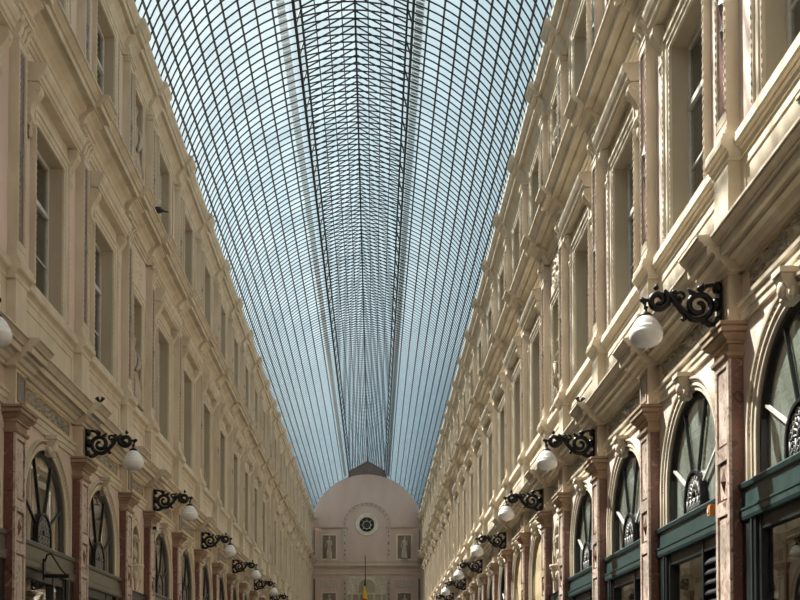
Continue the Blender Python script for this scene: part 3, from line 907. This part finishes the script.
for idx, (c, a, w_, t) in enumerate(slots):
    if idx in single:
        o = link('lantern_pane' if t else 'pane', lpane_me if t else pane_me, lant if t else ceil, c - Vector((LOFF if t else 0, 0, 0)))
        o.rotation_euler = (0, a, 0)
    else:
        ca, sa = math.cos(a), math.sin(a); h = RIBS / 2 - 0.004; vs = []
        for x in (-w_ / 2, w_ / 2):
            for y in (-h, h):
                for z in (-0.003, 0.003): vs.append((c.x - (LOFF if t else 0) + x * ca + z * sa, c.y + y, c.z - x * sa + z * ca))
        rest[t].add(vs, [(0, 1, 3, 2), (4, 6, 7, 5), (0, 4, 5, 1), (2, 3, 7, 6), (0, 2, 6, 4), (1, 5, 7, 3)], 'roofglass')
tag(link('pane_field', rest[0].data('pane_field'), ceil), kind='stuff')
tag(link('lantern_pane_field', rest[1].data('lantern_pane_field'), lant), kind='stuff')

# ------------------------------------------------------------------ end wall
def end_wall():
    w = MB(); n = 40
    w.box(-WX, WX, 0, 0.4, 0, 13.0, 'endpink')
    R = 4.16
    pts = [(R * math.cos(PI * i / n), 13.0 + R * math.sin(PI * i / n)) for i in range(n + 1)]
    # tympanum with round opening: ring quads from oculus to arch
    oc, orad = (0.0, 13.42), 0.6
    m = len(pts)
    inner = [(oc[0] + orad * math.cos(PI * 2 * i / 48 - PI / 2), oc[1] + orad * math.sin(PI * 2 * i / 48 - PI / 2)) for i in range(48)]
    outer = []
    for i in range(48):
        a = PI * 2 * i / 48 - PI / 2
        dx, dz = math.cos(a), math.sin(a)
        t = 0.6
        while True:
            x, z = oc[0] + dx * t, oc[1] + dz * t
            if z < 13.0 or math.hypot(x, z - 13.0) > R: break
            t += 0.004
        outer.append((x, max(z, 13.0)))
    vs = [(x, 0, z) for x, z in inner] + [(x, 0, z) for x, z in outer] + [(x, 0.3, z) for x, z in inner]
    fs = [(i, (i + 1) % 48, 48 + (i + 1) % 48, 48 + i) for i in range(48)] + [(i, (i + 1) % 48, 96 + (i + 1) % 48, 96 + i) for i in range(48)]
    w.add(vs, fs, 'endpink')
    w.box(-WX, WX, 0.3, 0.4, 13.0, 14.0, 'endpink')
    # iron gable of the lantern above
    w.add([(-1.4, 0.05, 16.9), (1.45, 0.05, 16.9), (1.36, 0.05, 17.45), (0.05, 0.05, 18.18), (-1.25, 0.05, 17.45)], [(0, 1, 2, 3, 4)], 'umber')
    return w
we = link('wall_end', end_wall().data('wall_end'), None, (0, Y1, 0))
tag(we, 'rose plaster end wall with round window under the glass vault', 'wall', kind='structure')
def on_end(name, mb, parent=None):      # p is towards the camera: convert (p,y,z)->(y,-p,z)
    mb.v = [(y, -p, z) for p, y, z in mb.v]
    return link(name, mb.data(name), parent or we)
m = MB(); m.band(0, 13.3, [(1.55, 0), (1.55, 0.06), (1.62, 0.08), (1.68, 0.06), (1.74, 0.1), (1.78, 0.1), (1.78, 0)], 0, PI, 32, 'rosetrim')
on_end('arch_moulding', m)
m = MB()
for k in range(15):
    a = PI * (k + 0.5) / 15
    m.blob((0.06, 1.66 * math.cos(a), 13.3 + 1.66 * math.sin(a)), 0.05, 'dark' if k == 7 else 'umber', 6, 4)
on_end('arch_ornament', m)
for s in (-1, 1):
    m = MB()
    for z0, z1, p in ((13.16, 13.22, 0.1), (13.22, 13.28, 0.14)):
        m.box(0, p, s * 1.4, s * WX, z0, z1, 'rosetrim')
    on_end('string_course', m)
    m = MB(); m.box(0, 0.1, s * 1.46, s * 1.76, 10.85, 13.16, 'rosetrim')
    o = on_end('end_pilaster', m)
    q = MB(); q.box(0.1, 0.11, s * 1.52, s * 1.7, 11.05, 13.0, 'rosetrim')
    q.add([(0.11, s * 1.61 - 0.07, 12.05), (0.11, s * 1.61, 11.9), (0.11, s * 1.61 + 0.07, 12.05), (0.11, s * 1.61, 12.2), (0.15, s * 1.61, 12.05)], [(0, 1, 4), (1, 2, 4), (2, 3, 4), (3, 0, 4)], 'greymarble')
    for z in (11.2, 11.5, 12.6, 12.9): q.blob((0.12, s * 1.61, z), (0.03, 0.05, 0.09), 'greymarble', 6, 4)
    on_end('pilaster_panel', q, o)
    m = MB(); m.box(0, 0.1, s * 3.75, s * 4.0, 10.85, 13.16, 'rosetrim'); m.box(0.1, 0.12, s * 3.83, s * 3.9, 11.0, 13.0, 'greymarble')
    on_end('end_pilaster', m)
    # framed niche panels, upper row and lower row
    for z0, z1 in ((10.9, 12.62), (6.6, 8.35)):
        m = MB()
        a, b = 2.28, 3.26
        for y0, y1, c, d in ((a - 0.12, a, z0 - 0.1, z1 + 0.1), (b, b + 0.12, z0 - 0.1, z1 + 0.1), (a, b, z1, z1 + 0.1), (a, b, z0 - 0.1, z0)):
            m.box(0, 0.07, s * y0, s * y1, c, d, 'cream')
        o = on_end('niche_frame', m)
        on_end('niche_back', MB().box(0, 0.012, s * a, s * b, z0, z1, 'umber'), o)
    on_end('frieze_panel', relief(s * 2.1, s * 3.45, 8.75, 9.4, 36, 16, 0.01, 0.06, 'rosetrim'))
    m = MB(); m.box(0, 0.1, s * 1.44, s * 1.78, 0.0, 9.7, 'rosetrim'); o = on_end('lower_pilaster', m)
    q = MB(); q.box(0.1, 0.115, s * 1.5, s * 1.72, 7.2, 9.4, 'tan')
    for z in (7.5, 7.9, 8.3, 8.7, 9.1): q.blob((0.12, s * 1.61, z), (0.03, 0.06, 0.1), 'greymarble', 6, 4)
    on_end('pilaster_panel', q, o)
    m = MB(); m.box(0, 0.1, s * 3.72, s * 4.0, 0.0, 9.7, 'rosetrim'); m.box(0.1, 0.115, s * 3.8, s * 3.92, 7, 9.4, 'redmarble'); on_end('lower_pilaster', m)
m = MB(); m.band(0, 13.42, [(0.55, -0.2), (0.55, 0.05), (0.62, 0.09), (0.7, 0.06), (0.78, 0.08), (0.84, 0.04), (0.84, 0)], 0, 2 * PI, 40, 'cream')
on_end('oculus_ring', m)
m = MB(); m.prof([(0, 10.15), (0.06, 10.15), (0.08, 10.25), (0.2, 10.32), (0.22, 10.42), (0.12, 10.46), (0.1, 10.62), (0.14, 10.66), (0.14, 10.78), (0, 10.82)], -WX, WX, 'rosetrim'); on_end('end_cornice', m)
m = MB(); m.prof([(0, 9.62), (0.05, 9.62), (0.07, 9.72), (0.1, 9.75), (0.1, 9.8), (0, 9.84)], -WX, WX, 'rosetrim'); on_end('end_architrave', m)
on_end('spandrel_relief', relief(-1.4, 1.4, 8.35, 9.6, 60, 30, 0.01, 0.08, 'cream'))
m = MB(); m.band(0, 8.75, [(0.6, 0), (0.6, 0.14), (0.72, 0.14), (0.76, 0.1), (0.76, 0)], 0, PI, 24, 'cream', 0.3); on_end('small_arch', m)
pts = [(-0.6, 8.4)] + [(-y, z) for y, z in arc_pts(0.6, 8.75, 16)] + [(0.6, 8.4)]
m = MB(); k = len(pts)
m.add([(0.0, y, z) for y, z in pts] + [(0.1, y, z) for y, z in pts], [tuple(range(k, 2 * k))] + [(i, (i + 1) % k, k + (i + 1) % k, k + i) for i in range(k)], 'tan'); on_end('arch_infill', m)
m = MB(); m.box(0, 0.12, -1.42, 1.42, 8.25, 8.38, 'cream')
for y in (-1.1, -0.55, 0.0, 0.55, 1.1): m.box(0, 0.09, y - 0.07, y + 0.07, 6.0, 8.25, 'cream')
m.box(0, 0.02, -1.4, 1.4, 6.0, 8.25, 'tan'); on_end('window_screen', m)
# round window
m = MB(); m.band(0, 13.42, [(0.56, -0.12), (0.56, -0.06), (0.49, -0.06), (0.49, -0.12)], 0, 2 * PI, 32, 'dark')
for k in range(8):
    a = 2 * PI * k / 8
    m.tube([(-0.09, 0.3 * math.cos(a), 13.42 + 0.3 * math.sin(a)), (-0.09, 0.5 * math.cos(a), 13.42 + 0.5 * math.sin(a))], 0.018, 'sash', 4)
m.band(0, 13.42, [(0.31, -0.12), (0.31, -0.07), (0.27, -0.07), (0.27, -0.12)], 0, 2 * PI, 24, 'sash')
m.v = [(y, -p, z) for p, y, z in m.v]
wo_ = link(window_name(), m.data('round_window'), None, (0, Y1, 0))
tag(wo_, 'round window with dark glass in the end wall', 'window', kind='structure')
m = MB(); m.lathe([(0.55, 0), (0.55, 0.01)], 'room', (0, 0), 32); 
pane = link('round_pane', m.data('round_pane'), wo_, (0, 0.13, 13.42)); pane.rotation_euler = (PI / 2, 0, 0)

# ------------------------------------------------------------------ wall lamps
def lamp_design():
    zc = 5.40
    def spiral(c, r0, r1, a_end, turns, ccw, n=34):
        """points from the centre outwards to angle a_end"""
        pts = []
        for i in range(n + 1):
            t = i / n
            a = a_end + (-1 if ccw else 1) * (1 - t) * turns * 2 * PI
            r = r0 + (r1 - r0) * t ** 0.8
            pts.append((c[0] + r * math.cos(a), 0.0, c[1] + r * math.sin(a)))
        return pts
    main = spiral((0.36, zc - 0.01), 0.02, 0.15, math.radians(-60), 1.6, True)
    sec2 = spiral((0.76, zc + 0.045), 0.02, 0.105, math.radians(120), 1.5, False)
    path = main + [(0.53, 0, zc - 0.05), (0.62, 0, zc + 0.07)] + sec2[::-1]
    m = MB(); m.tube(path, lambda t: 0.033 if 0.12 < t < 0.88 else 0.024, 'iron', 7)
    kids = []
    pl = MB()                                            # leafy wall plate
    pl.poly_extrude([(0.14, zc - 0.2), (0.155, zc - 0.18), (0.165, zc - 0.05), (0.165, zc + 0.08), (0.155, zc + 0.18), (0.14, zc + 0.22)], -0.04, 0.04, 'iron')
    pl.blob((0.17, 0, zc + 0.17), (0.05, 0.08, 0.06), 'iron', 8, 6); pl.blob((0.17, 0, zc - 0.17), (0.045, 0.07, 0.06), 'iron', 8, 6)
    pl.blob((0.19, 0, zc), (0.05, 0.07, 0.07), 'iron', 8, 6)
    kids.append(Node('wall_plate', pl))
    for pts, r in ((spiral((0.535, zc + 0.085), 0.012, 0.058, math.radians(-100), 1.3, False, 22), 0.017),
                   ([(0.16, 0, zc - 0.2), (0.22, 0, zc - 0.21), (0.27, 0, zc - 0.17), (0.31, 0, zc - 0.15)], 0.02),
                   ([(0.16, 0, zc + 0.17), (0.22, 0, zc + 0.2), (0.28, 0, zc + 0.19), (0.33, 0, zc + 0.14)], 0.022),
                   ([(0.16, 0, zc + 0.02), (0.21, 0, zc + 0.03), (0.24, 0, zc + 0.04)], 0.03),
                   (spiral((0.49, zc - 0.1), 0.01, 0.04, math.radians(60), 1.0, False, 14), 0.014)):
        kids.append(Node('small_scroll', MB().tube(pts, r, 'iron', 6)))
    for p, z, r, dp, dz in ((0.335, zc + 0.165, 0.045, -0.03, 0.06), (0.42, zc + 0.12, 0.035, 0.05, 0.05), (0.30, zc - 0.17, 0.04, -0.05, -0.06), (0.51, zc - 0.145, 0.03, 0, 0),
                            (0.60, zc + 0.13, 0.03, 0, 0), (0.78, zc + 0.17, 0.03, -0.01, 0.05), (0.66, zc + 0.0, 0.028, 0, 0), (0.24, zc - 0.2, 0.04, 0, 0), (0.9, zc + 0.02, 0.022, 0, 0)):
        lf = MB()                                        # leaf tips and buds
        lf.blob((p, 0, z), (r, r * 0.8, r * 0.8), 'iron', 7, 5)
        if dz: lf.tube([(p, 0, z), (p + dp * 0.6, 0, z + dz * 0.6), (p + dp, 0, z + dz)], lambda t: 0.025 * (1 - t) + 0.004, 'iron', 5)
        kids.append(Node('leaf_bud', lf))
    tp = MB(); tp.tube([(0.85, 0, zc + 0.045), (0.91, 0, zc + 0.05)], 0.018, 'iron', 6); tp.blob((0.92, 0, zc + 0.05), 0.028, 'iron', 8, 6)
    kids.append(Node('tip_ball', tp))
    gx = 0.885
    hk = MB(); hk.tube([(gx, 0, zc + 0.04), (gx + 0.01, 0, zc - 0.01), (gx - 0.005, 0, zc - 0.05), (gx, 0, zc - 0.10)], 0.013, 'iron', 6)
    hk.blob((gx, 0, zc - 0.03), (0.025, 0.025, 0.02), 'iron', 7, 5)
    kids.append(Node('hanger', hk))
    cp = MB(); cp.lathe([(0.012, zc - 0.065), (0.03, zc - 0.075), (0.062, zc - 0.10), (0.066, zc - 0.12), (0.05, zc - 0.125)], 'iron', (gx, 0), 16)
    kids.append(Node('globe_cap', cp))
    gl = MB(); zt = zc - 0.115
    prof = [(0.055, 0), (0.072, -0.015), (0.098, -0.04), (0.12, -0.07), (0.137, -0.10), (0.145, -0.12), (0.151, -0.123), (0.157, -0.145), (0.161, -0.165), (0.166, -0.168), (0.167, -0.19), (0.164, -0.215), (0.155, -0.24), (0.138, -0.265), (0.11, -0.287), (0.07, -0.303), (0.03, -0.31), (0.012, -0.312)]
    gl.lathe([(r, zt + z) for r, z in prof], 'globe', (gx, 0), 28)
    fn = MB(); fn.lathe([(0.014, zt - 0.308), (0.018, zt - 0.32), (0.008, zt - 0.335), (0.003, zt - 0.34)], 'globe', (gx, 0), 10)
    kids.append(Node('globe', gl, [Node('finial', fn)]))
    return Node('wall_lamp', m, kids)
N_lamp = lamp_design()
for nm in SIDES:
    for y in LAMPS:
        o = put_on(nm, N_lamp, y, None)
        o.location.x += (0.012 if nm == 'left' else -0.012)
        sun = 'sunlit' if nm == 'right' else 'shaded'
        base = 'black scrolled iron lamp with white globe on the %s facade' % sun
        if y == 16.35: tag(o, base + ', below a twin spotlight', 'wall lamp', 'lamps along the %s facade' % sun)
        elif y == 21.4: tag(o, base + ', next past the bust niche', 'wall lamp', 'lamps along the %s facade' % sun)
        elif y == 10.35 and nm == 'right': tag(o, base + ', above the orange alarm box', 'wall lamp', 'lamps along the %s facade' % sun)
        elif y == 10.35: tag(o, base + ', one before the twin spotlight', 'wall lamp', 'lamps along the %s facade' % sun)
        elif y > 70: tag(o, base + ', closest to the end wall', 'wall lamp', 'lamps along the %s facade' % sun)
        else: tag(o, 'black scrolled iron lamp with white globe in the receding row on the %s facade' % sun, 'wall lamp', 'receding lamps along the %s facade' % sun)

# ------------------------------------------------------------------ statues
def skin_mesh(name, verts, edges, mat, root=0, sub=2):
    me = bpy.data.meshes.new(name + '_skel')
    me.from_pydata([v[:3] for v in verts], edges, [])
    o = bpy.data.objects.new(name + '_skel', me); C.objects.link(o)
    md = o.modifiers.new('skin', 'SKIN'); md.use_smooth_shade = True
    for i, v in enumerate(verts):
        sv = me.skin_vertices[0].data[i]
        r = v[3]; sv.radius = r if isinstance(r, tuple) else (r, r)
        sv.use_root = (i == root)
    ss = o.modifiers.new('sub', 'SUBSURF'); ss.levels = sub; ss.render_levels = sub
    dg = bpy.context.evaluated_depsgraph_get()
    ev = o.evaluated_get(dg)
    out = bpy.data.meshes.new_from_object(ev)
    out.name = name; out.materials.clear(); out.materials.append(M[mat])
    for p in out.polygons: p.use_smooth = True
    bpy.data.objects.remove(o, do_unlink=True)
    return out
def statue_design():
    """standing draped figure 1.42 m tall, faces +p (x), z from 0"""
    v = [(0, 0, 0.76, 0.115),            # 0 pelvis
         (0.01, 0, 0.93, 0.11),          # 1 waist
         (0.02, 0, 1.09, 0.125),         # 2 chest
         (0.01, 0, 1.19, 0.06),          # 3 neck
         (0.02, 0.01, 1.25, 0.05),       # 4
         (0.035, 0.012, 1.34, 0.078),    # 5 head
         (0.04, 0.012, 1.40, 0.05),      # 6 crown
         (0.0, 0.16, 1.11, 0.06), (0.03, 0.21, 0.93, 0.045), (0.14, 0.12, 0.86, 0.035), (0.18, 0.07, 0.88, 0.03),   # left arm across
         (0.0, -0.16, 1.11, 0.06), (-0.01, -0.22, 0.92, 0.045), (0.04, -0.23, 0.74, 0.035), (0.06, -0.23, 0.67, 0.03),
         (0.02, 0.075, 0.70, 0.085), (0.06, 0.085, 0.42, 0.06), (0.02, 0.085, 0.10, 0.045), (0.12, 0.10, 0.04, 0.035),
         (0.0, -0.075, 0.70, 0.085), (0.0, -0.085, 0.42, 0.06), (-0.02, -0.085, 0.10, 0.045), (0.08, -0.10, 0.04, 0.035)]
    e = [(0, 1), (1, 2), (2, 3), (3, 4), (4, 5), (5, 6), (2, 7), (7, 8), (8, 9), (9, 10), (2, 11), (11, 12), (12, 13), (13, 14),
         (0, 15), (15, 16), (16, 17), (17, 18), (0, 19), (19, 20), (20, 21), (21, 22)]
    body = skin_mesh('statue', v, e, 'statue')
    rb_ = MB(); nseg = 40; rings = []
    for t in [i / 14 for i in range(15)]:
        z = 0.03 + 1.0 * t
        ra = 0.20 - 0.075 * t + 0.03 * math.sin(t * 5)
        ring = []
        for k in range(nseg):
            a = 2 * PI * k / nseg
            fold = 1 + 0.10 * (1 - t * 0.7) * math.sin(7 * a + 2.5 * t) + 0.04 * math.sin(11 * a - 4 * t)
            ring.append((0.02 + ra * 0.75 * fold * math.cos(a), ra * fold * math.sin(a), z))
        rings.append(ring)
    vs = [p for r in rings for p in r]
    fs = [(i * nseg + k, i * nseg + (k + 1) % nseg, (i + 1) * nseg + (k + 1) % nseg, (i + 1) * nseg + k) for i in range(14) for k in range(nseg)]
    fs += [tuple(range(nseg - 1, -1, -1))]
    rb_.add(vs, fs, 'statue', True)
    sash_ = MB()
    sash_.tube([(0.13, -0.12, 0.72), (0.15, 0.0, 0.83), (0.13, 0.12, 0.98), (0.06, 0.15, 1.12), (-0.05, 0.12, 1.17), (-0.12, 0.0, 1.0)], 0.045, 'statue', 7)
    sash_.tube([(0.16, 0.1, 0.85), (0.16, 0.13, 0.65), (0.15, 0.12, 0.42)], lambda t: 0.045 + 0.02 * math.sin(9 * t), 'statue', 7)
    hair = MB(); hair.blob((0.015, 0.012, 1.365), (0.085, 0.085, 0.075), 'statue', 10, 7); hair.blob((-0.06, 0.01, 1.33), (0.045, 0.05, 0.05), 'statue', 8, 5)
    nose = MB(); nose.blob((0.108, 0.012, 1.335), (0.018, 0.012, 0.022), 'statue', 6, 4); 
    pl = MB(); pl.box(-0.18, 0.22, -0.24, 0.24, -0.0, 0.04, 'statue')
    return Node('statue', body, [Node('robe', rb_), Node('shawl', sash_), Node('hair', hair), Node('nose', nose), Node('plinth', pl)])
N_statue = statue_design()
def bust_design():
    v = [(0, 0, 0.06, 0.09), (0, 0, 0.2, 0.13), (0.01, 0, 0.33, 0.06), (0.02, 0, 0.39, 0.055), (0.035, 0, 0.49, 0.085), (0.03, 0, 0.56, 0.055),
         (0, 0.13, 0.23, 0.07), (0.01, 0.17, 0.14, 0.05), (0, -0.13, 0.23, 0.07), (0.01, -0.17, 0.14, 0.05)]
    e = [(0, 1), (1, 2), (2, 3), (3, 4), (4, 5), (1, 6), (6, 7), (1, 8), (8, 9)]
    hair = MB(); hair.blob((0.01, 0, 0.515), (0.095, 0.095, 0.08), 'statue', 10, 7)
    fc = MB(); fc.blob((0.12, 0, 0.47), (0.02, 0.014, 0.025), 'statue', 6, 4); fc.blob((0.09, 0, 0.42), (0.04, 0.05, 0.05), 'statue', 8, 5)
    sk = MB(); sk.lathe([(0.09, 0.0), (0.1, 0.02), (0.06, 0.05), (0.07, 0.1)], 'statue', (0, 0), 12)
    return Node('bust', skin_mesh('bust', v, e, 'statue'), [Node('hair', hair), Node('face_detail', fc), Node('socle', sk)])
N_bust = bust_design()
for nm in SIDES:
    sgn = -1 if nm == 'left' else 1; rz = 0 if nm == 'left' else PI
    sun = 'sunlit' if nm == 'right' else 'shaded'
    for cy, wd, kind in BAYS:
        if kind != 'niche': continue
        where = ', nearest the twin spotlight' if cy < 30 else (', midway along the arcade' if cy < 60 else ', against the end wall')
        x = sgn * (WX + 0.09)
        o = N_statue.put(None, (x, cy, 7.03), rz)
        tag(o, 'draped stone statue in a first-floor niche of the %s facade' % sun + where, 'statue', 'first-floor statues on the %s facade' % sun)
        o = N_statue.put(None, (x, cy, 11.11), rz); o.scale = (1.0, 1.1, 1.38)
        tag(o, 'stone statue in an attic niche of the %s facade' % sun + where, 'statue', 'attic statues on the %s facade' % sun)
        o = N_bust.put(None, (sgn * (WX + 0.03), cy, 3.955), rz)
        tag(o, 'stone bust in a small arched niche of the %s facade' % sun + where, 'bust', 'niche busts on the %s facade' % sun)
for s in (-1, 1):
    for z, nmx in ((10.9, 'upper'), (6.6, 'lower')):
        o = N_statue.put(None, (s * 2.77, Y1 - 0.26, z), -PI / 2); o.scale = (0.8, 1, 1.12)
        tag(o, 'stone statue in the %s framed niche of the end wall beside the %s facade' % (nmx, 'shaded' if s < 0 else 'sunlit'), 'statue', '%s statues on the end wall' % nmx)

# ------------------------------------------------------------------ flag on the end wall
root = bpy.data.objects.new('flag', None); C.objects.link(root); root.location = (-0.1, Y1, 8.5)
tag(root, 'black, yellow and red flag hanging from a pole on the end wall', 'flag')
m = MB(); a, b = Vector((0, -0.1, 0.0)), Vector((0, -1.9, 2.35))
m.tube([a, a.lerp(b, 0.5), b], 0.03, 'iron', 8); link('pole', m.data('pole'), root)
m = MB(); m.blob(b, 0.06, 'ochre', 8, 6); m.tube([b, b + Vector((0, -0.1, 0.16))], lambda t: 0.03 * (1 - t) + 0.004, 'ochre', 6); link('finial', m.data('finial'), root)
m = MB(); m.lathe([(0.08, -0.1), (0.08, -0.04), (0.05, 0.06)], 'iron', (0, -0.1), 10); link('bracket', m.data('bracket'), root)
m = MB(); NU, NV = 24, 14; vs = []
for j in range(NV + 1):
    for i in range(NU + 1):
        u, t = i / NU, j / NV                           # u along pole (hoist), t down the fly
        h = a.lerp(b, 0.12 + 0.26 * u)
        drop = 3.0 * t
        gather = 1 - 0.55 * min(1, t * 1.6)
        mid = a.lerp(b, 0.25)
        y = mid.y + (h.y - mid.y) * gather
        zt = h.z * (1 - min(1, t * 1.6)) + (mid.z + (h.z - mid.z) * 0.35) * min(1, t * 1.6)
        x = 0.16 * min(1, t * 2) * math.sin(u * 11 + t * 1.2) + 0.05 * math.sin(u * 5)
        vs.append((x, y, zt - drop))
for mat, j0, j1 in (('fblack', 0, 2), ('fyellow', 2, 6), ('fred', 6, 14)):
    q = MB(); wdt = NU + 1
    q.add([vs[j * wdt + i] for j in range(j0, j1 + 1) for i in range(wdt)], [(j * wdt + i, j * wdt + i + 1, (j + 1) * wdt + i + 1, (j + 1) * wdt + i) for j in range(j1 - j0) for i in range(NU)], mat, True)
    link('cloth_band', q.data('cloth_band'), root)

# ------------------------------------------------------------------ small things
def pigeon(loc, rz, label):
    m = MB()
    root_v = [(0, 0, 0.10, 0.055), (0.07, 0, 0.125, 0.05), (0.115, 0, 0.165, 0.028), (0.13, 0, 0.20, 0.026), (-0.08, 0, 0.085, 0.04), (-0.14, 0, 0.07, 0.02)]
    body = skin_mesh('pigeon', root_v, [(0, 1), (1, 2), (2, 3), (0, 4), (4, 5)], 'pigeon')
    o = link('pigeon', body, None, loc, rz)
    q = MB(); q.add([(-0.1, -0.025, 0.085), (-0.1, 0.025, 0.085), (-0.25, 0.04, 0.045), (-0.25, -0.04, 0.045), (-0.1, -0.025, 0.07), (-0.1, 0.025, 0.07), (-0.25, 0.04, 0.037), (-0.25, -0.04, 0.037)],
                    [(0, 1, 2, 3), (7, 6, 5, 4), (0, 4, 5, 1), (1, 5, 6, 2), (2, 6, 7, 3), (3, 7, 4, 0)], 'pigeon')
    link('tail', q.data('tail'), o)
    for s in (-1, 1):
        q = MB(); q.blob((-0.02, s * 0.05, 0.115), (0.11, 0.014, 0.045), 'pigeon', 8, 6); link('wing', q.data('wing'), o)
        q = MB(); q.tube([(0.01, s * 0.025, 0.06), (0.01, s * 0.025, 0.0)], 0.006, 'fred', 5); q.box(0.0, 0.035, s * 0.025 - 0.008, s * 0.025 + 0.008, 0, 0.006, 'fred'); link('leg', q.data('leg'), o)
    q = MB(); q.tube([(0.15, 0, 0.2), (0.18, 0, 0.192)], lambda t: 0.008 * (1 - t) + 0.002, 'greymarble', 5); link('beak', q.data('beak'), o)
    return tag(o, label, 'pigeon')
pigeon((-3.735, 20.3, 10.822), PI - 0.35, 'dark grey pigeon perched on the main cornice of the shaded facade')

def spot(side, label):
    sgn = -1 if side == 'left' else 1
    o = link('spotlight', MB().box(-0.05, 0.05, -0.04, 0.04, 0, 0.012, 'iron').tube([(0, 0, 0.01), (0, 0, 0.07)], 0.012, 'iron', 6).data('spotlight'), None, (sgn * 3.78, 16.35, 5.995), 0)
    for s in (-1, 1):
        q = MB(); q.tube([(s * 0.01, 0, 0.065), (s * 0.035, -0.01, 0.10), (s * 0.055, -0.02, 0.13)], lambda t: 0.016 + 0.02 * t, 'iron', 8)
        link('lamp_head', q.data('lamp_head'), o)
    tag(o, label, 'spotlight')
spot('left', 'small black twin spotlight on the shop cornice of the shaded facade')
spot('right', 'small black twin spotlight on the shop cornice of the sunlit facade')

m = MB(); m.tube([(0, 0, 0), (0.06, 0, 0.0), (0.08, -0.03, -0.01)], 0.014, 'white', 6)
o = link('security_camera', m.data('security_camera'), None, (-WX + 0.15, 21.17, 4.78), 0)
q = MB(); q.box(0.05, 0.16, -0.16, 0.02, -0.06, 0.03, 'white'); q.box(0.04, 0.17, -0.18, 0.03, 0.03, 0.04, 'white'); link('housing', q.data('housing'), o)
q = MB(); q.box(0.065, 0.145, -0.17, -0.16, -0.045, 0.02, 'iron'); link('lens', q.data('lens'), o)
tag(o, 'small white security camera beside a pilaster capital', 'camera')

m = MB(); m.box(-0.035, 0.035, -0.03, 0.05, 0, 0.10, 'orange'); m.box(-0.028, 0.028, -0.024, 0.044, 0.10, 0.115, 'orange')
o = link('alarm_box', m.data('alarm_box'), None, (WX - 0.1, 10.82, 3.36), 0)
q = MB(); q.box(-0.045, -0.035, -0.01, 0.03, 0.03, 0.07, 'white'); link('label_plate', q.data('label_plate'), o)
tag(o, 'small orange alarm box on teal transom beside a marble pilaster', 'alarm')

# sign arm over a left shop
m = MB(); zt = 3.12
m.box(0, 0.36, -0.03, 0.03, -0.025, 0.025, 'iron')
o = link('sign_bracket', m.data('sign_bracket'), None, (-WX + 0.07, 14.55, zt), 0)
q = MB(); q.tube([(0.02, 0, 0.2), (0.05, 0, 0.3), (0.1, 0, 0.31), (0.14, 0, 0.26), (0.24, 0, 0.1), (0.32, 0, 0.01)], 0.012, 'iron', 6); link('brace', q.data('brace'), o)
q = MB(); q.box(0.0, 0.02, -0.04, 0.04, -0.06, 0.24, 'iron'); link('wall_plate', q.data('wall_plate'), o)
tag(o, 'black iron sign arm fixed to the olive transom of a shop', 'bracket')
# lit shop lamps behind the left shop glass
for k, (y, x, z) in enumerate(((14.3, -4.9, 2.75), (15.2, -5.1, 2.85))):
    m = MB(); m.box(-0.06, 0.06, -0.35, 0.35, 0.0, 0.05, 'lit')
    o = link('shop_lamp', m.data('shop_lamp'), None, (x, y, z), 0)
    q = MB(); q.box(-0.08, 0.08, -0.38, 0.38, 0.05, 0.09, 'white'); link('housing', q.data('housing'), o)
    q = MB(); q.tube([(0, 0, 0.09), (0, 0, 5.2 - z)], 0.01, 'iron', 5); link('cord', q.data('cord'), o)
    tag(o, 'lit strip lamp hanging inside a shop behind the arched window', 'lamp', 'strip lamps in the lit shop')
